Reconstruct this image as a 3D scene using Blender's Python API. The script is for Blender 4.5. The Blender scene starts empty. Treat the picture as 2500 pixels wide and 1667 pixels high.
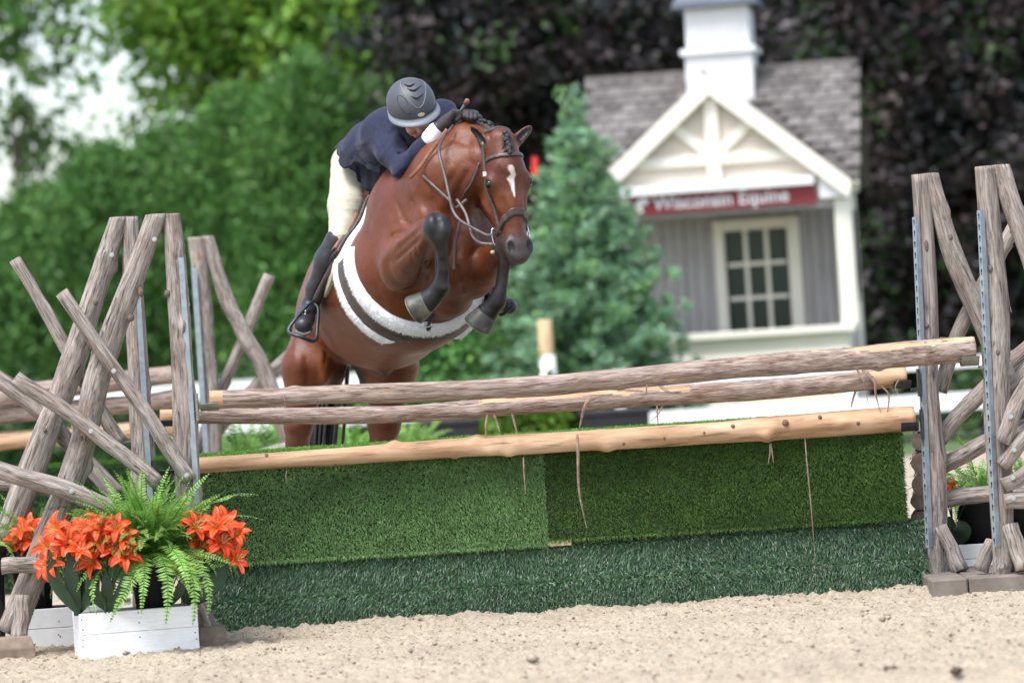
import bpy, bmesh, math, random
import numpy as np
from mathutils import Vector, Matrix
from mathutils.bvhtree import BVHTree

# ------------------------------------------------------------------ camera, sky, sun, exposure
scene = bpy.context.scene
ROLL = math.radians(3.7)          # the photographer held the camera tilted
FPX = 10240.0                     # focal length in pixels of the 2500 px wide photograph
CAMH = 1.32
cam_d = bpy.data.cameras.new('camera')
cam = bpy.data.objects.new('camera', cam_d)
scene.collection.objects.link(cam)
sR, cR = math.sin(ROLL), math.cos(ROLL)
cam.matrix_world = Matrix(((cR, sR, 0, 0), (0, 0, -1, 0), (-sR, cR, 0, CAMH), (0, 0, 0, 1)))
cam_d.sensor_width = 36.0
cam_d.lens = 36.0 * FPX / 2500.0
cam_d.clip_start = 0.5
cam_d.clip_end = 600.0
cam_d.dof.use_dof = True
cam_d.dof.focus_distance = 20.3
cam_d.dof.aperture_fstop = 2.2
scene.camera = cam

SUN_EL, SUN_AZ = math.radians(63), math.radians(218)   # azimuth from +Y towards +X
world = bpy.data.worlds.new('World')
scene.world = world
world.use_nodes = True
wn = world.node_tree
wn.nodes.clear()
w_out = wn.nodes.new('ShaderNodeOutputWorld')
w_bg = wn.nodes.new('ShaderNodeBackground')
w_sky = wn.nodes.new('ShaderNodeTexSky')
w_sky.sky_type = 'NISHITA'
w_sky.sun_disc = False
w_sky.sun_elevation = SUN_EL
w_sky.sun_rotation = SUN_AZ
w_sky.air_density = 1.0
w_sky.dust_density = 2.0
w_sky.ozone_density = 1.0
w_bg.inputs['Strength'].default_value = 0.095
w_mix = wn.nodes.new('ShaderNodeMixRGB')          # thin even overcast greys the blue of the clear sky
w_hsv = wn.nodes.new('ShaderNodeHueSaturation')
w_hsv.inputs['Saturation'].default_value = 0.7
w_hsv.inputs['Value'].default_value = 1.15
wn.links.new(w_sky.outputs[0], w_hsv.inputs['Color'])
wn.links.new(w_hsv.outputs[0], w_bg.inputs['Color'])
wn.nodes.remove(w_mix)
wn.links.new(w_bg.outputs[0], w_out.inputs[0])

sun_d = bpy.data.lights.new('sun', 'SUN')
sun_d.energy = 1.5
sun_d.angle = math.radians(24)
sun_d.color = (1.0, 0.975, 0.94)
sun = bpy.data.objects.new('sun', sun_d)
scene.collection.objects.link(sun)
sdir = Vector((math.sin(SUN_AZ) * math.cos(SUN_EL), math.cos(SUN_AZ) * math.cos(SUN_EL), math.sin(SUN_EL)))
sun.rotation_euler = (-sdir).to_track_quat('-Z', 'Y').to_euler()
sun.location = (0, 0, 30)

vs = scene.view_settings
vs.view_transform = 'Standard'
vs.look = 'None'
vs.gamma = 1.0
vs.use_curve_mapping = False
vs.exposure = 1.58

try:
    scene.cycles.use_denoising = True
    scene.cycles.max_bounces = 6
    scene.cycles.transparent_max_bounces = 4
    scene.cycles.sample_clamp_indirect = 6.0
except Exception:
    pass

# ------------------------------------------------------------------ helpers
col = scene.collection
rng = np.random.default_rng(7)
random.seed(7)


def at(px, py, Y):
    """world point on the plane at distance Y seen at photograph pixel (px, py)"""
    dx, dy = px - 1250.0, py - 833.5
    u = dx * cR - dy * sR
    v = -dx * sR - dy * cR
    return Vector((u * Y / FPX, Y, CAMH + v * Y / FPX))


def A(*p):
    return np.array(at(*p), dtype=float)


WLOC = {}


def link(o, parent=None, M=None):
    col.objects.link(o)
    pl = Vector((0, 0, 0))
    if parent is not None:
        o.parent = parent
        pl = WLOC.get(parent.name, Vector((0, 0, 0)))
    if M is None:
        o.location = -pl
        WLOC[o.name] = Vector((0, 0, 0))
    else:
        o.matrix_basis = Matrix.Translation(-pl) @ M
        WLOC[o.name] = Vector((0, 0, 0))
    return o


def tag(o, label=None, cat=None, group=None, kind=None):
    if label: o['label'] = label
    if cat: o['category'] = cat
    if group: o['group'] = group
    if kind: o['kind'] = kind
    return o


def thing(name, label, cat, loc, group=None):
    o = bpy.data.objects.new(name, None)
    o.empty_display_size = 0.1
    col.objects.link(o)
    o.location = Vector(loc)
    WLOC[o.name] = Vector(loc)
    return tag(o, label, cat, group)


def mesh(name, V, F, mats=None, smooth=True, mi=None, uv=None, colr=None):
    """V (n,3), F list of index tuples or an int array (m,k); uv/colr per vertex"""
    me = bpy.data.meshes.new(name)
    V = np.asarray(V, dtype=np.float32)
    if isinstance(F, np.ndarray):
        m, k = F.shape
        me.vertices.add(len(V))
        me.vertices.foreach_set('co', V.ravel())
        me.loops.add(m * k)
        me.loops.foreach_set('vertex_index', F.astype(np.int32).ravel())
        me.polygons.add(m)
        me.polygons.foreach_set('loop_start', np.arange(0, m * k, k, dtype=np.int32))
        me.polygons.foreach_set('loop_total', np.full(m, k, dtype=np.int32))
        me.update(calc_edges=True)
    else:
        me.from_pydata(V.tolist(), [], F)
        me.update()
    if mats is not None:
        for m_ in (mats if isinstance(mats, (list, tuple)) else [mats]):
            me.materials.append(m_)
    if mi is not None:
        me.polygons.foreach_set('material_index', np.asarray(mi, dtype=np.int32))
    me.polygons.foreach_set('use_smooth', np.full(len(me.polygons), bool(smooth)))
    if uv is not None or colr is not None:
        li = np.empty(len(me.loops), dtype=np.int32)
        me.loops.foreach_get('vertex_index', li)
        if uv is not None:
            l = me.uv_layers.new(name='UVMap')
            l.data.foreach_set('uv', np.asarray(uv, dtype=np.float32)[li].ravel())
    if colr is not None:
        c = np.ones((len(V), 4), dtype=np.float32)
        c[:, :3] = colr
        a = me.color_attributes.new(name='col', type='FLOAT_COLOR', domain='POINT')
        a.data.foreach_set('color', c.ravel())
    return me


def obj(name, me, parent=None, M=None):
    o = bpy.data.objects.new(name, me)
    return link(o, parent, M)


class MB:
    """collects boxes, prisms and tubes into one mesh"""
    def __init__(s):
        s.V, s.F, s.mi = [], [], []

    def add(s, V, F, mi=0):
        b = len(s.V)
        s.V += [tuple(v) for v in V]
        s.F += [tuple(i + b for i in f) for f in F]
        s.mi += [mi] * len(F)
        return s

    def box(s, lo, hi, M=None, mi=0):
        x0, y0, z0 = lo
        x1, y1, z1 = hi
        P = [Vector(p) for p in ((x0, y0, z0), (x1, y0, z0), (x1, y1, z0), (x0, y1, z0), (x0, y0, z1), (x1, y0, z1), (x1, y1, z1), (x0, y1, z1))]
        if M is not None: P = [M @ p for p in P]
        return s.add(P, [(0, 3, 2, 1), (4, 5, 6, 7), (0, 1, 5, 4), (1, 2, 6, 5), (2, 3, 7, 6), (3, 0, 4, 7)], mi)

    def prism(s, poly, y0, y1, M=None, mi=0):
        """polygon in xz, counter-clockwise seen from -y, extruded along y"""
        n = len(poly)
        P = [Vector((x, y0, z)) for x, z in poly] + [Vector((x, y1, z)) for x, z in poly]
        if M is not None: P = [M @ p for p in P]
        F = [tuple(range(n)), tuple(range(2 * n - 1, n - 1, -1))]
        F += [(i, i + n, (i + 1) % n + n, (i + 1) % n) for i in range(n)]
        return s.add(P, F, mi)

    def tube(s, pts, rad, n=8, flat=1.0, mi=0, cap=True):
        V, F = tube(pts, rad, n, flat, cap)
        return s.add(V, F, mi)

    def me(s, name, mats, smooth=False, bevel=0):
        m = mesh(name, np.array(s.V), s.F, mats, smooth, s.mi)
        if bevel:
            bm = bmesh.new(); bm.from_mesh(m)
            bmesh.ops.bevel(bm, geom=list(bm.edges), offset=bevel, segments=1, affect='EDGES', clamp_overlap=True)
            bm.to_mesh(m); bm.free()
        return m

    def build(s, name, mats, parent=None, smooth=False, bevel=0, M=None):
        return obj(name, s.me(name, mats, smooth, bevel), parent, M)


def unit(v):
    return v / (np.linalg.norm(v, axis=-1, keepdims=True) + 1e-9)


def join(parts):
    Vs, Fs, Cs, b = [], [], [], 0
    for V, F, c in parts:
        Vs.append(V); Fs.append(F + b); Cs.append(c); b += len(V)
    return np.vstack(Vs), np.vstack(Fs), np.vstack(Cs)


def frames(P, up=None):
    P = np.asarray(P, float)
    T = np.gradient(P, axis=0)
    T /= np.linalg.norm(T, axis=1)[:, None] + 1e-12
    N = np.zeros_like(P)
    u = np.array(up if up is not None else (0, 0, 1.0), float)
    if abs(T[0] @ u) > .95 and up is None: u = np.array((0, -1.0, 0))
    for i in range(len(P)):
        if up is not None: u = np.array(up, float)
        n = u - T[i] * (T[i] @ u)
        n /= np.linalg.norm(n) + 1e-12
        N[i] = n
        u = n
    B = np.cross(T, N)
    return T, N, B


def tube(pts, rad, n=8, flat=1.0, cap=True, up=None):
    P = np.asarray(pts, float)
    r = np.broadcast_to(np.asarray(rad, float), (len(P),))
    T, N, B = frames(P, up)
    a = np.linspace(0, 2 * math.pi, n, endpoint=False)
    V = P[:, None, :] + r[:, None, None] * (np.cos(a)[None, :, None] * N[:, None, :] * flat + np.sin(a)[None, :, None] * B[:, None, :])
    m = len(P)
    F = []
    for i in range(m - 1):
        for j in range(n):
            k = (j + 1) % n
            F.append((i * n + j, i * n + k, (i + 1) * n + k, (i + 1) * n + j))
    if cap:
        F.append(tuple(range(n - 1, -1, -1)))
        F.append(tuple(range((m - 1) * n, m * n)))
    return V.reshape(-1, 3), F


def spline(pts, n):
    """Catmull-Rom through pts"""
    P = np.asarray(pts, float)
    if len(P) == 2:
        t = np.linspace(0, 1, n)[:, None]
        return P[0] * (1 - t) + P[1] * t
    Q = np.vstack([2 * P[0] - P[1], P, 2 * P[-1] - P[-2]])
    out = []
    for t in np.linspace(0, len(P) - 1 - 1e-9, n):
        i = int(t); f = t - i
        a, b, c, d = Q[i], Q[i + 1], Q[i + 2], Q[i + 3]
        out.append(.5 * ((2 * b) + (-a + c) * f + (2 * a - 5 * b + 4 * c - d) * f * f + (-a + 3 * b - 3 * c + d) * f ** 3))
    return np.array(out)


def hash3(i, j, k):
    h = (i * 374761393 + j * 668265263 + k * 2147483647 + 144269504) & 0xffffffff
    h = ((h ^ (h >> 13)) * 1274126177) & 0xffffffff
    h = (h ^ (h >> 16)) & 0xffff
    return h / 65535.0


def vnoise(P):
    P = np.asarray(P, float)
    I = np.floor(P).astype(np.int64)
    f = P - I
    f = f * f * (3 - 2 * f)
    r = 0
    for dx in (0, 1):
        for dy in (0, 1):
            for dz in (0, 1):
                w = (f[..., 0] if dx else 1 - f[..., 0]) * (f[..., 1] if dy else 1 - f[..., 1]) * (f[..., 2] if dz else 1 - f[..., 2])
                r = r + w * hash3(I[..., 0] + dx, I[..., 1] + dy, I[..., 2] + dz)
    return r


def fbm(P, o=3):
    r, a, s = 0, .5, 0
    P = np.asarray(P, float)
    for k in range(o):
        r = r + a * vnoise(P * (2.03 ** k) + 17.3 * k)
        s += a
        a *= .5
    return r / s


# ------------------------------------------------------------------ materials
def newmat(name):
    m = bpy.data.materials.new(name)
    m.use_nodes = True
    nt = m.node_tree
    return m, nt, nt.nodes['Principled BSDF']


def node(nt, t, **kw):
    n = nt.nodes.new(t)
    for k, v in kw.items():
        if k in n.inputs: n.inputs[k].default_value = v
        else: setattr(n, k, v)
    return n


def ramp(nt, fac, stops):
    r = nt.nodes.new('ShaderNodeValToRGB')
    while len(r.color_ramp.elements) > 1: r.color_ramp.elements.remove(r.color_ramp.elements[-1])
    r.color_ramp.elements[0].position = stops[0][0]
    r.color_ramp.elements[0].color = (*stops[0][1], 1)
    for p, c in stops[1:]:
        e = r.color_ramp.elements.new(p); e.color = (*c, 1)
    nt.links.new(fac, r.inputs[0])
    return r.outputs[0]


def coords(nt, kind='Object', scale=(1, 1, 1)):
    tc = nt.nodes.new('ShaderNodeTexCoord')
    mp = nt.nodes.new('ShaderNodeMapping')
    mp.inputs['Scale'].default_value = scale
    nt.links.new(tc.outputs[kind], mp.inputs[0])
    return mp.outputs[0]


def noise_n(nt, vec, scale, detail=3, rough=.55, dist=0.0):
    n = node(nt, 'ShaderNodeTexNoise', Scale=scale, Detail=detail, Roughness=rough, Distortion=dist)
    if vec is not None: nt.links.new(vec, n.inputs['Vector'])
    return n.outputs['Fac']


def bump_n(nt, bsdf, h, strength, dist=.01):
    b = node(nt, 'ShaderNodeBump', Strength=strength, Distance=dist)
    nt.links.new(h, b.inputs['Height'])
    nt.links.new(b.outputs[0], bsdf.inputs['Normal'])
    return b


def mul(nt, a, b, fac=1.0, mode='MULTIPLY'):
    m = nt.nodes.new('ShaderNodeMixRGB'); m.blend_type = mode
    if isinstance(fac, float): m.inputs[0].default_value = fac
    else: nt.links.new(fac, m.inputs[0])
    for i, x in ((1, a), (2, b)):
        if isinstance(x, tuple): m.inputs[i].default_value = (*x, 1)
        else: nt.links.new(x, m.inputs[i])
    return m.outputs[0]


def mat_noise(name, stops, scale=8, rough=.6, bump=0.0, bscale=None, stretch=(1, 1, 1), kind='Object', spec=.5, detail=4, metal=0.0, bdist=.005, sheen=0):
    m, nt, b = newmat(name)
    v = coords(nt, kind, stretch)
    n = noise_n(nt, v, scale, detail)
    nt.links.new(ramp(nt, n, stops), b.inputs['Base Color'])
    b.inputs['Roughness'].default_value = rough
    b.inputs['Specular IOR Level'].default_value = spec
    b.inputs['Metallic'].default_value = metal
    if sheen:
        b.inputs['Sheen Weight'].default_value = sheen
    if bump:
        n2 = noise_n(nt, v, bscale or scale * 3, 4)
        bump_n(nt, b, n2, bump, bdist)
    return m


def mat_attr(name, rough=.6, scale=30, var=.25, bump=0.0, bscale=80, spec=.5, trans=0.0, sheen=0.0, bdist=.003):
    """colour comes from the piece's own 'col' attribute, broken up by noise"""
    m, nt, b = newmat(name)
    at_ = nt.nodes.new('ShaderNodeAttribute'); at_.attribute_name = 'col'
    v = coords(nt)
    n = noise_n(nt, v, scale, 4)
    c = mul(nt, at_.outputs['Color'], ramp(nt, n, [(.25, (1 - var,) * 3), (.75, (1 + var,) * 3)]))
    nt.links.new(c, b.inputs['Base Color'])
    b.inputs['Roughness'].default_value = rough
    b.inputs['Specular IOR Level'].default_value = spec
    if sheen:
        b.inputs['Sheen Weight'].default_value = sheen
        b.inputs['Sheen Roughness'].default_value = .4
    if bump:
        bump_n(nt, b, noise_n(nt, v, bscale, 4), bump, bdist)
    if trans:
        tr = nt.nodes.new('ShaderNodeBsdfTranslucent')
        nt.links.new(c, tr.inputs[0])
        mx = nt.nodes.new('ShaderNodeMixShader'); mx.inputs[0].default_value = trans
        out = nt.nodes['Material Output']
        nt.links.new(b.outputs[0], mx.inputs[1]); nt.links.new(tr.outputs[0], mx.inputs[2])
        nt.links.new(mx.outputs[0], out.inputs[0])
    return m


M_leaf = mat_attr('leaf', .55, 3, .12, trans=.3, spec=.35)
M_turf = mat_attr('turf_blade', .6, 6, .2, trans=.15, spec=.3)
M_fern = mat_attr('fern_leaf', .5, 12, .15, trans=.35, spec=.4)


def mat_bark(name, dark, mid, light, peel=(.62, .45, .28), peel_t=.70):
    m, nt, b = newmat(name)
    v = coords(nt, 'UV', (1, 1, 1))
    vs_ = nt.nodes.new('ShaderNodeMapping'); vs_.inputs['Scale'].default_value = (170, 12, 1)
    nt.links.new(v, vs_.inputs[0])
    oi = nt.nodes.new('ShaderNodeObjectInfo')
    nf = noise_n(nt, vs_.outputs[0], 1.0, 5, .65, .9)
    vm = nt.nodes.new('ShaderNodeMapping'); vm.inputs['Scale'].default_value = (46, 5, 1)
    nt.links.new(v, vm.inputs[0])
    nm_ = noise_n(nt, vm.outputs[0], 1.0, 4, .6, 1.2)
    ma = node(nt, 'ShaderNodeMath', operation='MULTIPLY_ADD')
    ma.inputs[1].default_value = .5
    nt.links.new(nf, ma.inputs[0])
    mh = node(nt, 'ShaderNodeMath', operation='MULTIPLY'); mh.inputs[1].default_value = .5
    nt.links.new(nm_, mh.inputs[0]); nt.links.new(mh.outputs[0], ma.inputs[2])
    n1 = ma.outputs[0]
    vb = nt.nodes.new('ShaderNodeMapping'); vb.inputs['Scale'].default_value = (9, 3, 1)
    nt.links.new(v, vb.inputs[0])
    n2 = noise_n(nt, vb.outputs[0], 1.0, 4, .6)
    c = ramp(nt, n1, [(.36, dark), (.46, mid), (.60, light)])
    tint = ramp(nt, n2, [(.3, (.78, .68, .62)), (.5, (1, 1, 1)), (.7, (1.12, 1.08, 1.05))])
    c = mul(nt, c, tint)
    pm = ramp(nt, n2, [(peel_t - .012, (0, 0, 0)), (peel_t + .012, (1, 1, 1))])
    c = mul(nt, c, peel, pm, 'MIX')
    nt.links.new(c, b.inputs['Base Color'])
    b.inputs['Roughness'].default_value = .85
    b.inputs['Specular IOR Level'].default_value = .25
    bump_n(nt, b, n1, 1.0, .010)
    return m


M_bark = mat_bark('grey_bark', (.058, .047, .041), (.230, .196, .172), (.42, .378, .345), (.30, .17, .095), .69)
M_barkr = mat_bark('red_brown_bark', (.070, .045, .035), (.235, .172, .140), (.43, .355, .31), (.50, .36, .24), .70)
M_cut = mat_noise('sawn_end', [(.3, (.23, .16, .11)), (.7, (.42, .31, .22))], 30, .8)
M_stakew = mat_noise('pale_stake_wood', [(.3, (.42, .29, .15)), (.7, (.58, .44, .27))], 5, .7, stretch=(8, 8, 1))
M_cutpale = mat_noise('fresh_sawn_end', [(.3, (.55, .40, .22)), (.7, (.72, .56, .35))], 30, .7)


def mat_peeled():
    m, nt, b = newmat('peeled_wood')
    v = coords(nt, 'UV', (16, 2.2, 1))
    n1 = noise_n(nt, v, 1, 5, .6, .4)
    v2 = coords(nt, 'UV', (45, 3.5, 1))
    n2 = noise_n(nt, v2, 1, 4, .6)
    c = ramp(nt, n1, [(.30, (.24, .13, .065)), (.42, (.38, .225, .12)), (.55, (.50, .325, .195)), (.72, (.58, .42, .28))])
    stain = ramp(nt, n2, [(.56, (1, 1, 1)), (.68, (.42, .38, .37))])
    c = mul(nt, c, stain)
    nt.links.new(c, b.inputs['Base Color'])
    b.inputs['Roughness'].default_value = .6
    bump_n(nt, b, n2, .25, .003)
    return m


M_peeled = mat_peeled()


def log(name, pts, rad, parent, mats=None, seed=0, n=26, seglen=.03, bark=.05, bend=.012, cut0=None, cut1=None, up=None, knots=0, bare=None, flakes=16):
    """a round log along pts (2+ points); cut0 / cut1 flatten an end on a horizontal plane"""
    r_ = np.random.default_rng(seed + 100)
    P0 = np.asarray(pts, float)
    L = np.sum(np.linalg.norm(np.diff(P0, axis=0), axis=1))
    m = max(6, int(L / seglen))
    P = spline(P0, m)
    T, N, B = frames(P, up)
    s = np.linspace(0, 1, m)
    ph = r_.uniform(0, 6.28, 4)
    wob = (np.sin(s * 5 + ph[0]) + .5 * np.sin(s * 11 + ph[1]))[:, None] * N + (np.sin(s * 4 + ph[2]) + .5 * np.sin(s * 13 + ph[3]))[:, None] * B
    P = P + wob * bend * .5
    r = np.interp(s, np.linspace(0, 1, len(np.atleast_1d(rad))), np.atleast_1d(rad)) if np.ndim(rad) else np.full(m, rad)
    a = np.linspace(0, 2 * math.pi, n + 1)
    l = s * L
    q = np.stack([np.cos(a)[None, :] * 3.2 + 0 * l[:, None], np.sin(a)[None, :] * 3.2 + 0 * l[:, None], l[:, None] * 5 + 0 * a[None, :]], -1) + seed * 3.7
    q2 = np.stack([np.cos(a)[None, :] * 1.2 + 0 * l[:, None], np.sin(a)[None, :] * 1.2 + 0 * l[:, None], l[:, None] * 3.5 + 0 * a[None, :]], -1) + seed * 5.1
    R = r[:, None] * (1 + (fbm(q, 3) - .5) * bark * 5 + (vnoise(q2) - .5) * .20)
    for k in range(knots):
        kl, ka = r_.uniform(.08, .92) * L, r_.uniform(0, 6.28)
        da = np.angle(np.exp(1j * (a - ka)))
        g = np.exp(-((l[:, None] - kl) / .03) ** 2 - (da[None, :] / .45) ** 2)
        R = R * (1 + g * r_.uniform(.15, .42))
    V = P[:, None, :] + R[:, :, None] * (np.cos(a)[None, :, None] * N[:, None, :] + np.sin(a)[None, :, None] * B[:, None, :])
    for cut, k in ((cut0, 0), (cut1, -1)):
        if cut is not None:
            t = T[k]
            V[k] += (((cut - V[k][:, 2]) / t[2])[:, None]) * t[None, :]
            lo = range(1, 5) if k == 0 else range(-2, -6, -1)
            for j in lo:
                over = (V[j][:, 2] > cut) if (t[2] > 0) == (k == -1) else (V[j][:, 2] < cut)
                V[j][over] += (((cut - V[j][over][:, 2]) / t[2])[:, None]) * t[None, :]
    c = n + 1
    idx = np.arange(m * c).reshape(m, c)
    F = np.stack([idx[:-1, :-1], idx[:-1, 1:], idx[1:, 1:], idx[1:, :-1]], -1).reshape(-1, 4)
    uv = np.stack([a[None, :] / 6.2832 * (2 * math.pi * np.mean(r)) + 0 * l[:, None] + seed * 1.37, l[:, None] + 0 * a[None, :] + seed * 2.11], -1).reshape(-1, 2)
    # loose bark flakes lifting off the surface
    fV, fU, fF = [], [], []
    if flakes:
        Cn = V[:, :n].mean(1)
        for _ in range(int(L * flakes)):
            k_ = int(r_.integers(2, 5)); i0 = int(r_.integers(1, max(2, m - k_ - 2))); j0 = int(r_.integers(0, n - 1))
            lift = r_.uniform(.003, .010); sg = r_.random() < .5
            b0 = len(fV)
            for t_ in range(k_ + 1):
                tt = t_ / k_ if sg else 1 - t_ / k_
                for dj in (0, 1):
                    p_ = V[i0 + t_, j0 + dj]
                    if dj == 1: p_ = p_ * .55 + V[i0 + t_, j0] * .45
                    o_ = p_ - Cn[i0 + t_]
                    fV.append(p_ + o_ / np.linalg.norm(o_) * (.0012 + lift * tt ** 2))
                    fU.append(((j0 + dj * .55) / n * (2 * math.pi * np.mean(r)) + seed * 1.37 + .05, l[i0 + t_] + seed * 2.11 + .09))
            for t_ in range(k_):
                fF.append((b0 + 2 * t_, b0 + 2 * t_ + 1, b0 + 2 * t_ + 3, b0 + 2 * t_ + 2))
    V = V.reshape(-1, 3)
    e0 = V[:n].mean(0); e1 = V[(m - 1) * c:(m - 1) * c + n].mean(0)
    V = np.vstack([V, e0, e1])
    uv = np.vstack([uv, [[0, 0], [0, 0]]])
    fl = [tuple(f) for f in F.tolist()]
    k0 = len(fl)
    fl += [(m * c, j + 1, j) for j in range(n)]
    fl += [(m * c + 1, (m - 1) * c + j, (m - 1) * c + j + 1) for j in range(n)]
    mi = [0] * k0 + [1] * (2 * n)
    if bare is not None:
        ss = (s[:-1, None] + 0 * a[None, :-1]); aa = (a[None, :-1] + 0 * s[:-1, None])
        nz = (fbm(np.stack([aa * 2, ss * L * 9, 0 * aa], -1) + seed, 2) - .5)
        bm_ = bare(ss + nz * .02, np.angle(np.exp(1j * aa)) + nz * .9).reshape(-1)
        mi = [2 if (i < k0 and bm_[i]) else v_ for i, v_ in enumerate(mi)]
    nc = len(fl)
    if fF:
        o0 = len(V)
        V = np.vstack([V, np.array(fV)]); uv = np.vstack([uv, np.array(fU)])
        fl += [tuple(q + o0 for q in f) for f in fF]
        mi = list(mi) + [0] * len(fF)
    me = mesh(name, V, fl, mats or [M_bark, M_cut], True, mi, uv)
    sm = np.ones(len(fl), bool); sm[k0:nc] = False
    me.polygons.foreach_set('use_smooth', sm)
    return obj(name, me, parent)
# ------------------------------------------------------------------ ground
def mat_sand():
    m, nt, b = newmat('arena_sand')
    v = coords(nt)
    n1 = noise_n(nt, v, 55, 6, .7)
    n2 = noise_n(nt, v, 1.3, 4, .6)
    n3 = noise_n(nt, v, 160, 3, .6)
    c = ramp(nt, n1, [(.28, (.155, .125, .092)), (.42, (.335, .285, .218)), (.58, (.418, .362, .283)), (.75, (.505, .45, .365))])
    c = mul(nt, c, ramp(nt, n2, [(.3, (.88, .86, .84)), (.7, (1.06, 1.05, 1.04))]))
    c = mul(nt, c, ramp(nt, n3, [(.33, (.5, .46, .42)), (.42, (1, 1, 1))]))
    nt.links.new(c, b.inputs['Base Color'])
    b.inputs['Roughness'].default_value = .95
    b.inputs['Specular IOR Level'].default_value = .15
    bump_n(nt, b, n1, .6, .008)
    return m


M_sand = mat_sand()
M_lawn = mat_noise('lawn', [(.3, (.045, .085, .022)), (.7, (.085, .14, .04))], 6, .9, .4)

V = np.array([(-400, -20, -.06), (400, -20, -.06), (400, 580, -.06), (-400, 580, -.06)])
tag(obj('lawn_ground', mesh('lawn_ground', V, [(0, 1, 2, 3)], M_lawn, False)), kind='structure')
V = np.array([(-60, -10, -.045), (60, -10, -.045), (60, 41, -.045), (-60, 41, -.045)])
tag(obj('arena_ground', mesh('arena_ground', V, [(0, 1, 2, 3)], M_sand, False)), kind='structure')

xs = np.arange(-3.3, 3.3, .015)
ys = np.concatenate([np.arange(15.2, 21.5, .018), np.arange(21.5, 27, .06)])
GX, GY = np.meshgrid(xs, ys)


def sand_z(x, y, fine=True):
    P = np.stack([x, y, 0 * x], -1)
    z = (fbm(P * (1.1, .9, 1), 3) - .5) * .035
    z = z + np.clip(1 - np.abs(y - 19.93) / .22, 0, 1) * (fbm(P * 4 + 9, 3) - .18) * .07
    if fine:
        a = fbm(P * 16 + 31, 3)
        z = z + (a - .5) * .030
        z = z + np.clip(fbm(P * 34 + 3, 2) - .52, 0, 1) * .055
        z = z - np.clip(vnoise(P * 26 + 71) - .68, 0, 1) * .055
    ed = np.clip(np.minimum(np.minimum(x + 3.3, 3.3 - x), np.minimum(y - 15.2, 27 - y)) / .3, 0, 1)
    return z * ed - .075 * (1 - ed)


GZ = sand_z(GX, GY)
ny, nx = GX.shape
idx = np.arange(nx * ny).reshape(ny, nx)
F = np.stack([idx[:-1, :-1], idx[:-1, 1:], idx[1:, 1:], idx[1:, :-1]], -1).reshape(-1, 4)
tag(obj('sand_ground', mesh('sand_ground', np.stack([GX, GY, GZ], -1).reshape(-1, 3), F, M_sand, True)), kind='structure')

# loose clods lying on the sand
OCT = np.array([(1, 0, 0), (0, 1, 0), (-1, 0, 0), (0, -1, 0), (0, 0, 1), (0, 0, -1)], float)
OCF = np.array([(0, 1, 4), (1, 2, 4), (2, 3, 4), (3, 0, 4), (1, 0, 5), (2, 1, 5), (3, 2, 5), (0, 3, 5)])
n = 7000
cx = rng.uniform(-2.9, 2.9, n); cy = rng.uniform(15.6, 20.1, n)
sz = rng.lognormal(math.log(.0056), .45, n)[:, None, None]
Vc = OCT[None] * sz * rng.uniform(.6, 1.3, (n, 6, 3)) * (1, 1, .8) + np.stack([cx, cy, sand_z(cx, cy) + .002], -1)[:, None, :]
Fc = OCF[None] + (np.arange(n) * 6)[:, None, None]
tag(obj('sand_clods', mesh('sand_clods', Vc.reshape(-1, 3), Fc.reshape(-1, 3), M_sand, True)), kind='stuff')


M_dung = mat_noise('brown_clod', [(.3, (.05, .035, .02)), (.7, (.12, .085, .05))], 60, .95, .6)
for i, (px, py, sz_, lab) in enumerate(((2182, 1642, .030, 'larger brown clod on the sand near the lower right corner'), (2338, 1641, .022, 'smaller brown clod on the sand at the lower right'))):
    c_ = at(px, py, 1.32 * FPX / -((-(px - 1250) * sR) - (py - 833.5) * cR))
    r = np.random.default_rng(i)
    cm = MB()
    for k in range(5):
        o_ = r.normal(0, sz_ * .8, 3) * (1, 1, .2)
        cm.add([Vector((c_.x + o_[0], c_.y + o_[1], .006 + abs(o_[2]))) + Vector(v * sz_ * r.uniform(.5, .9)) for v in OCT], [tuple(f) for f in OCF])
    tag(cm.build('dirt_clod', M_dung, None, True), lab, 'clod')


# ------------------------------------------------------------------ foliage
def leaves(C, D, k, spread, L, W, base, cvar=.25, lvar=.2, seed=0, align=.5, hue=.08, droop=0.0):
    """k leaf quads round every cluster centre C, pointing roughly along D; returns V, F, colours"""
    r = np.random.default_rng(seed)
    m = len(C)
    P = C[:, None, :] + r.normal(0, 1, (m, k, 3)) * spread
    u = unit(D[:, None, :] * align + r.normal(0, .6, (m, k, 3)) + np.array((0, 0, -droop)))
    w = unit(np.cross(u, r.normal(0, 1, (m, k, 3))))
    l = L * r.uniform(.6, 1.3, (m, k, 1)); ww = W * r.uniform(.6, 1.3, (m, k, 1))
    V = np.stack([P - u * l * .5, P + w * ww * .5 + u * l * .05, P + u * l * .5, P - w * ww * .5 + u * l * .05], 2)
    F = np.arange(m * k * 4).reshape(-1, 4)
    base = np.asarray(base, float)
    if base.ndim == 1: base = base[None]
    bc = base[r.integers(0, len(base), m)]
    c = bc[:, None, :] * r.uniform(1 - cvar, 1 + cvar, (m, 1, 1)) * r.uniform(1 - lvar, 1 + lvar, (m, k, 1)) * r.uniform(1 - hue, 1 + hue, (m, k, 3))
    c = np.repeat(c[:, :, None, :], 4, 2)
    return V.reshape(-1, 3), F, c.reshape(-1, 3)


M_trunk = mat_noise('tree_bark', [(.3, (.05, .04, .032)), (.7, (.15, .12, .10))], 12, .9, .6, stretch=(6, 6, 1))


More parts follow.
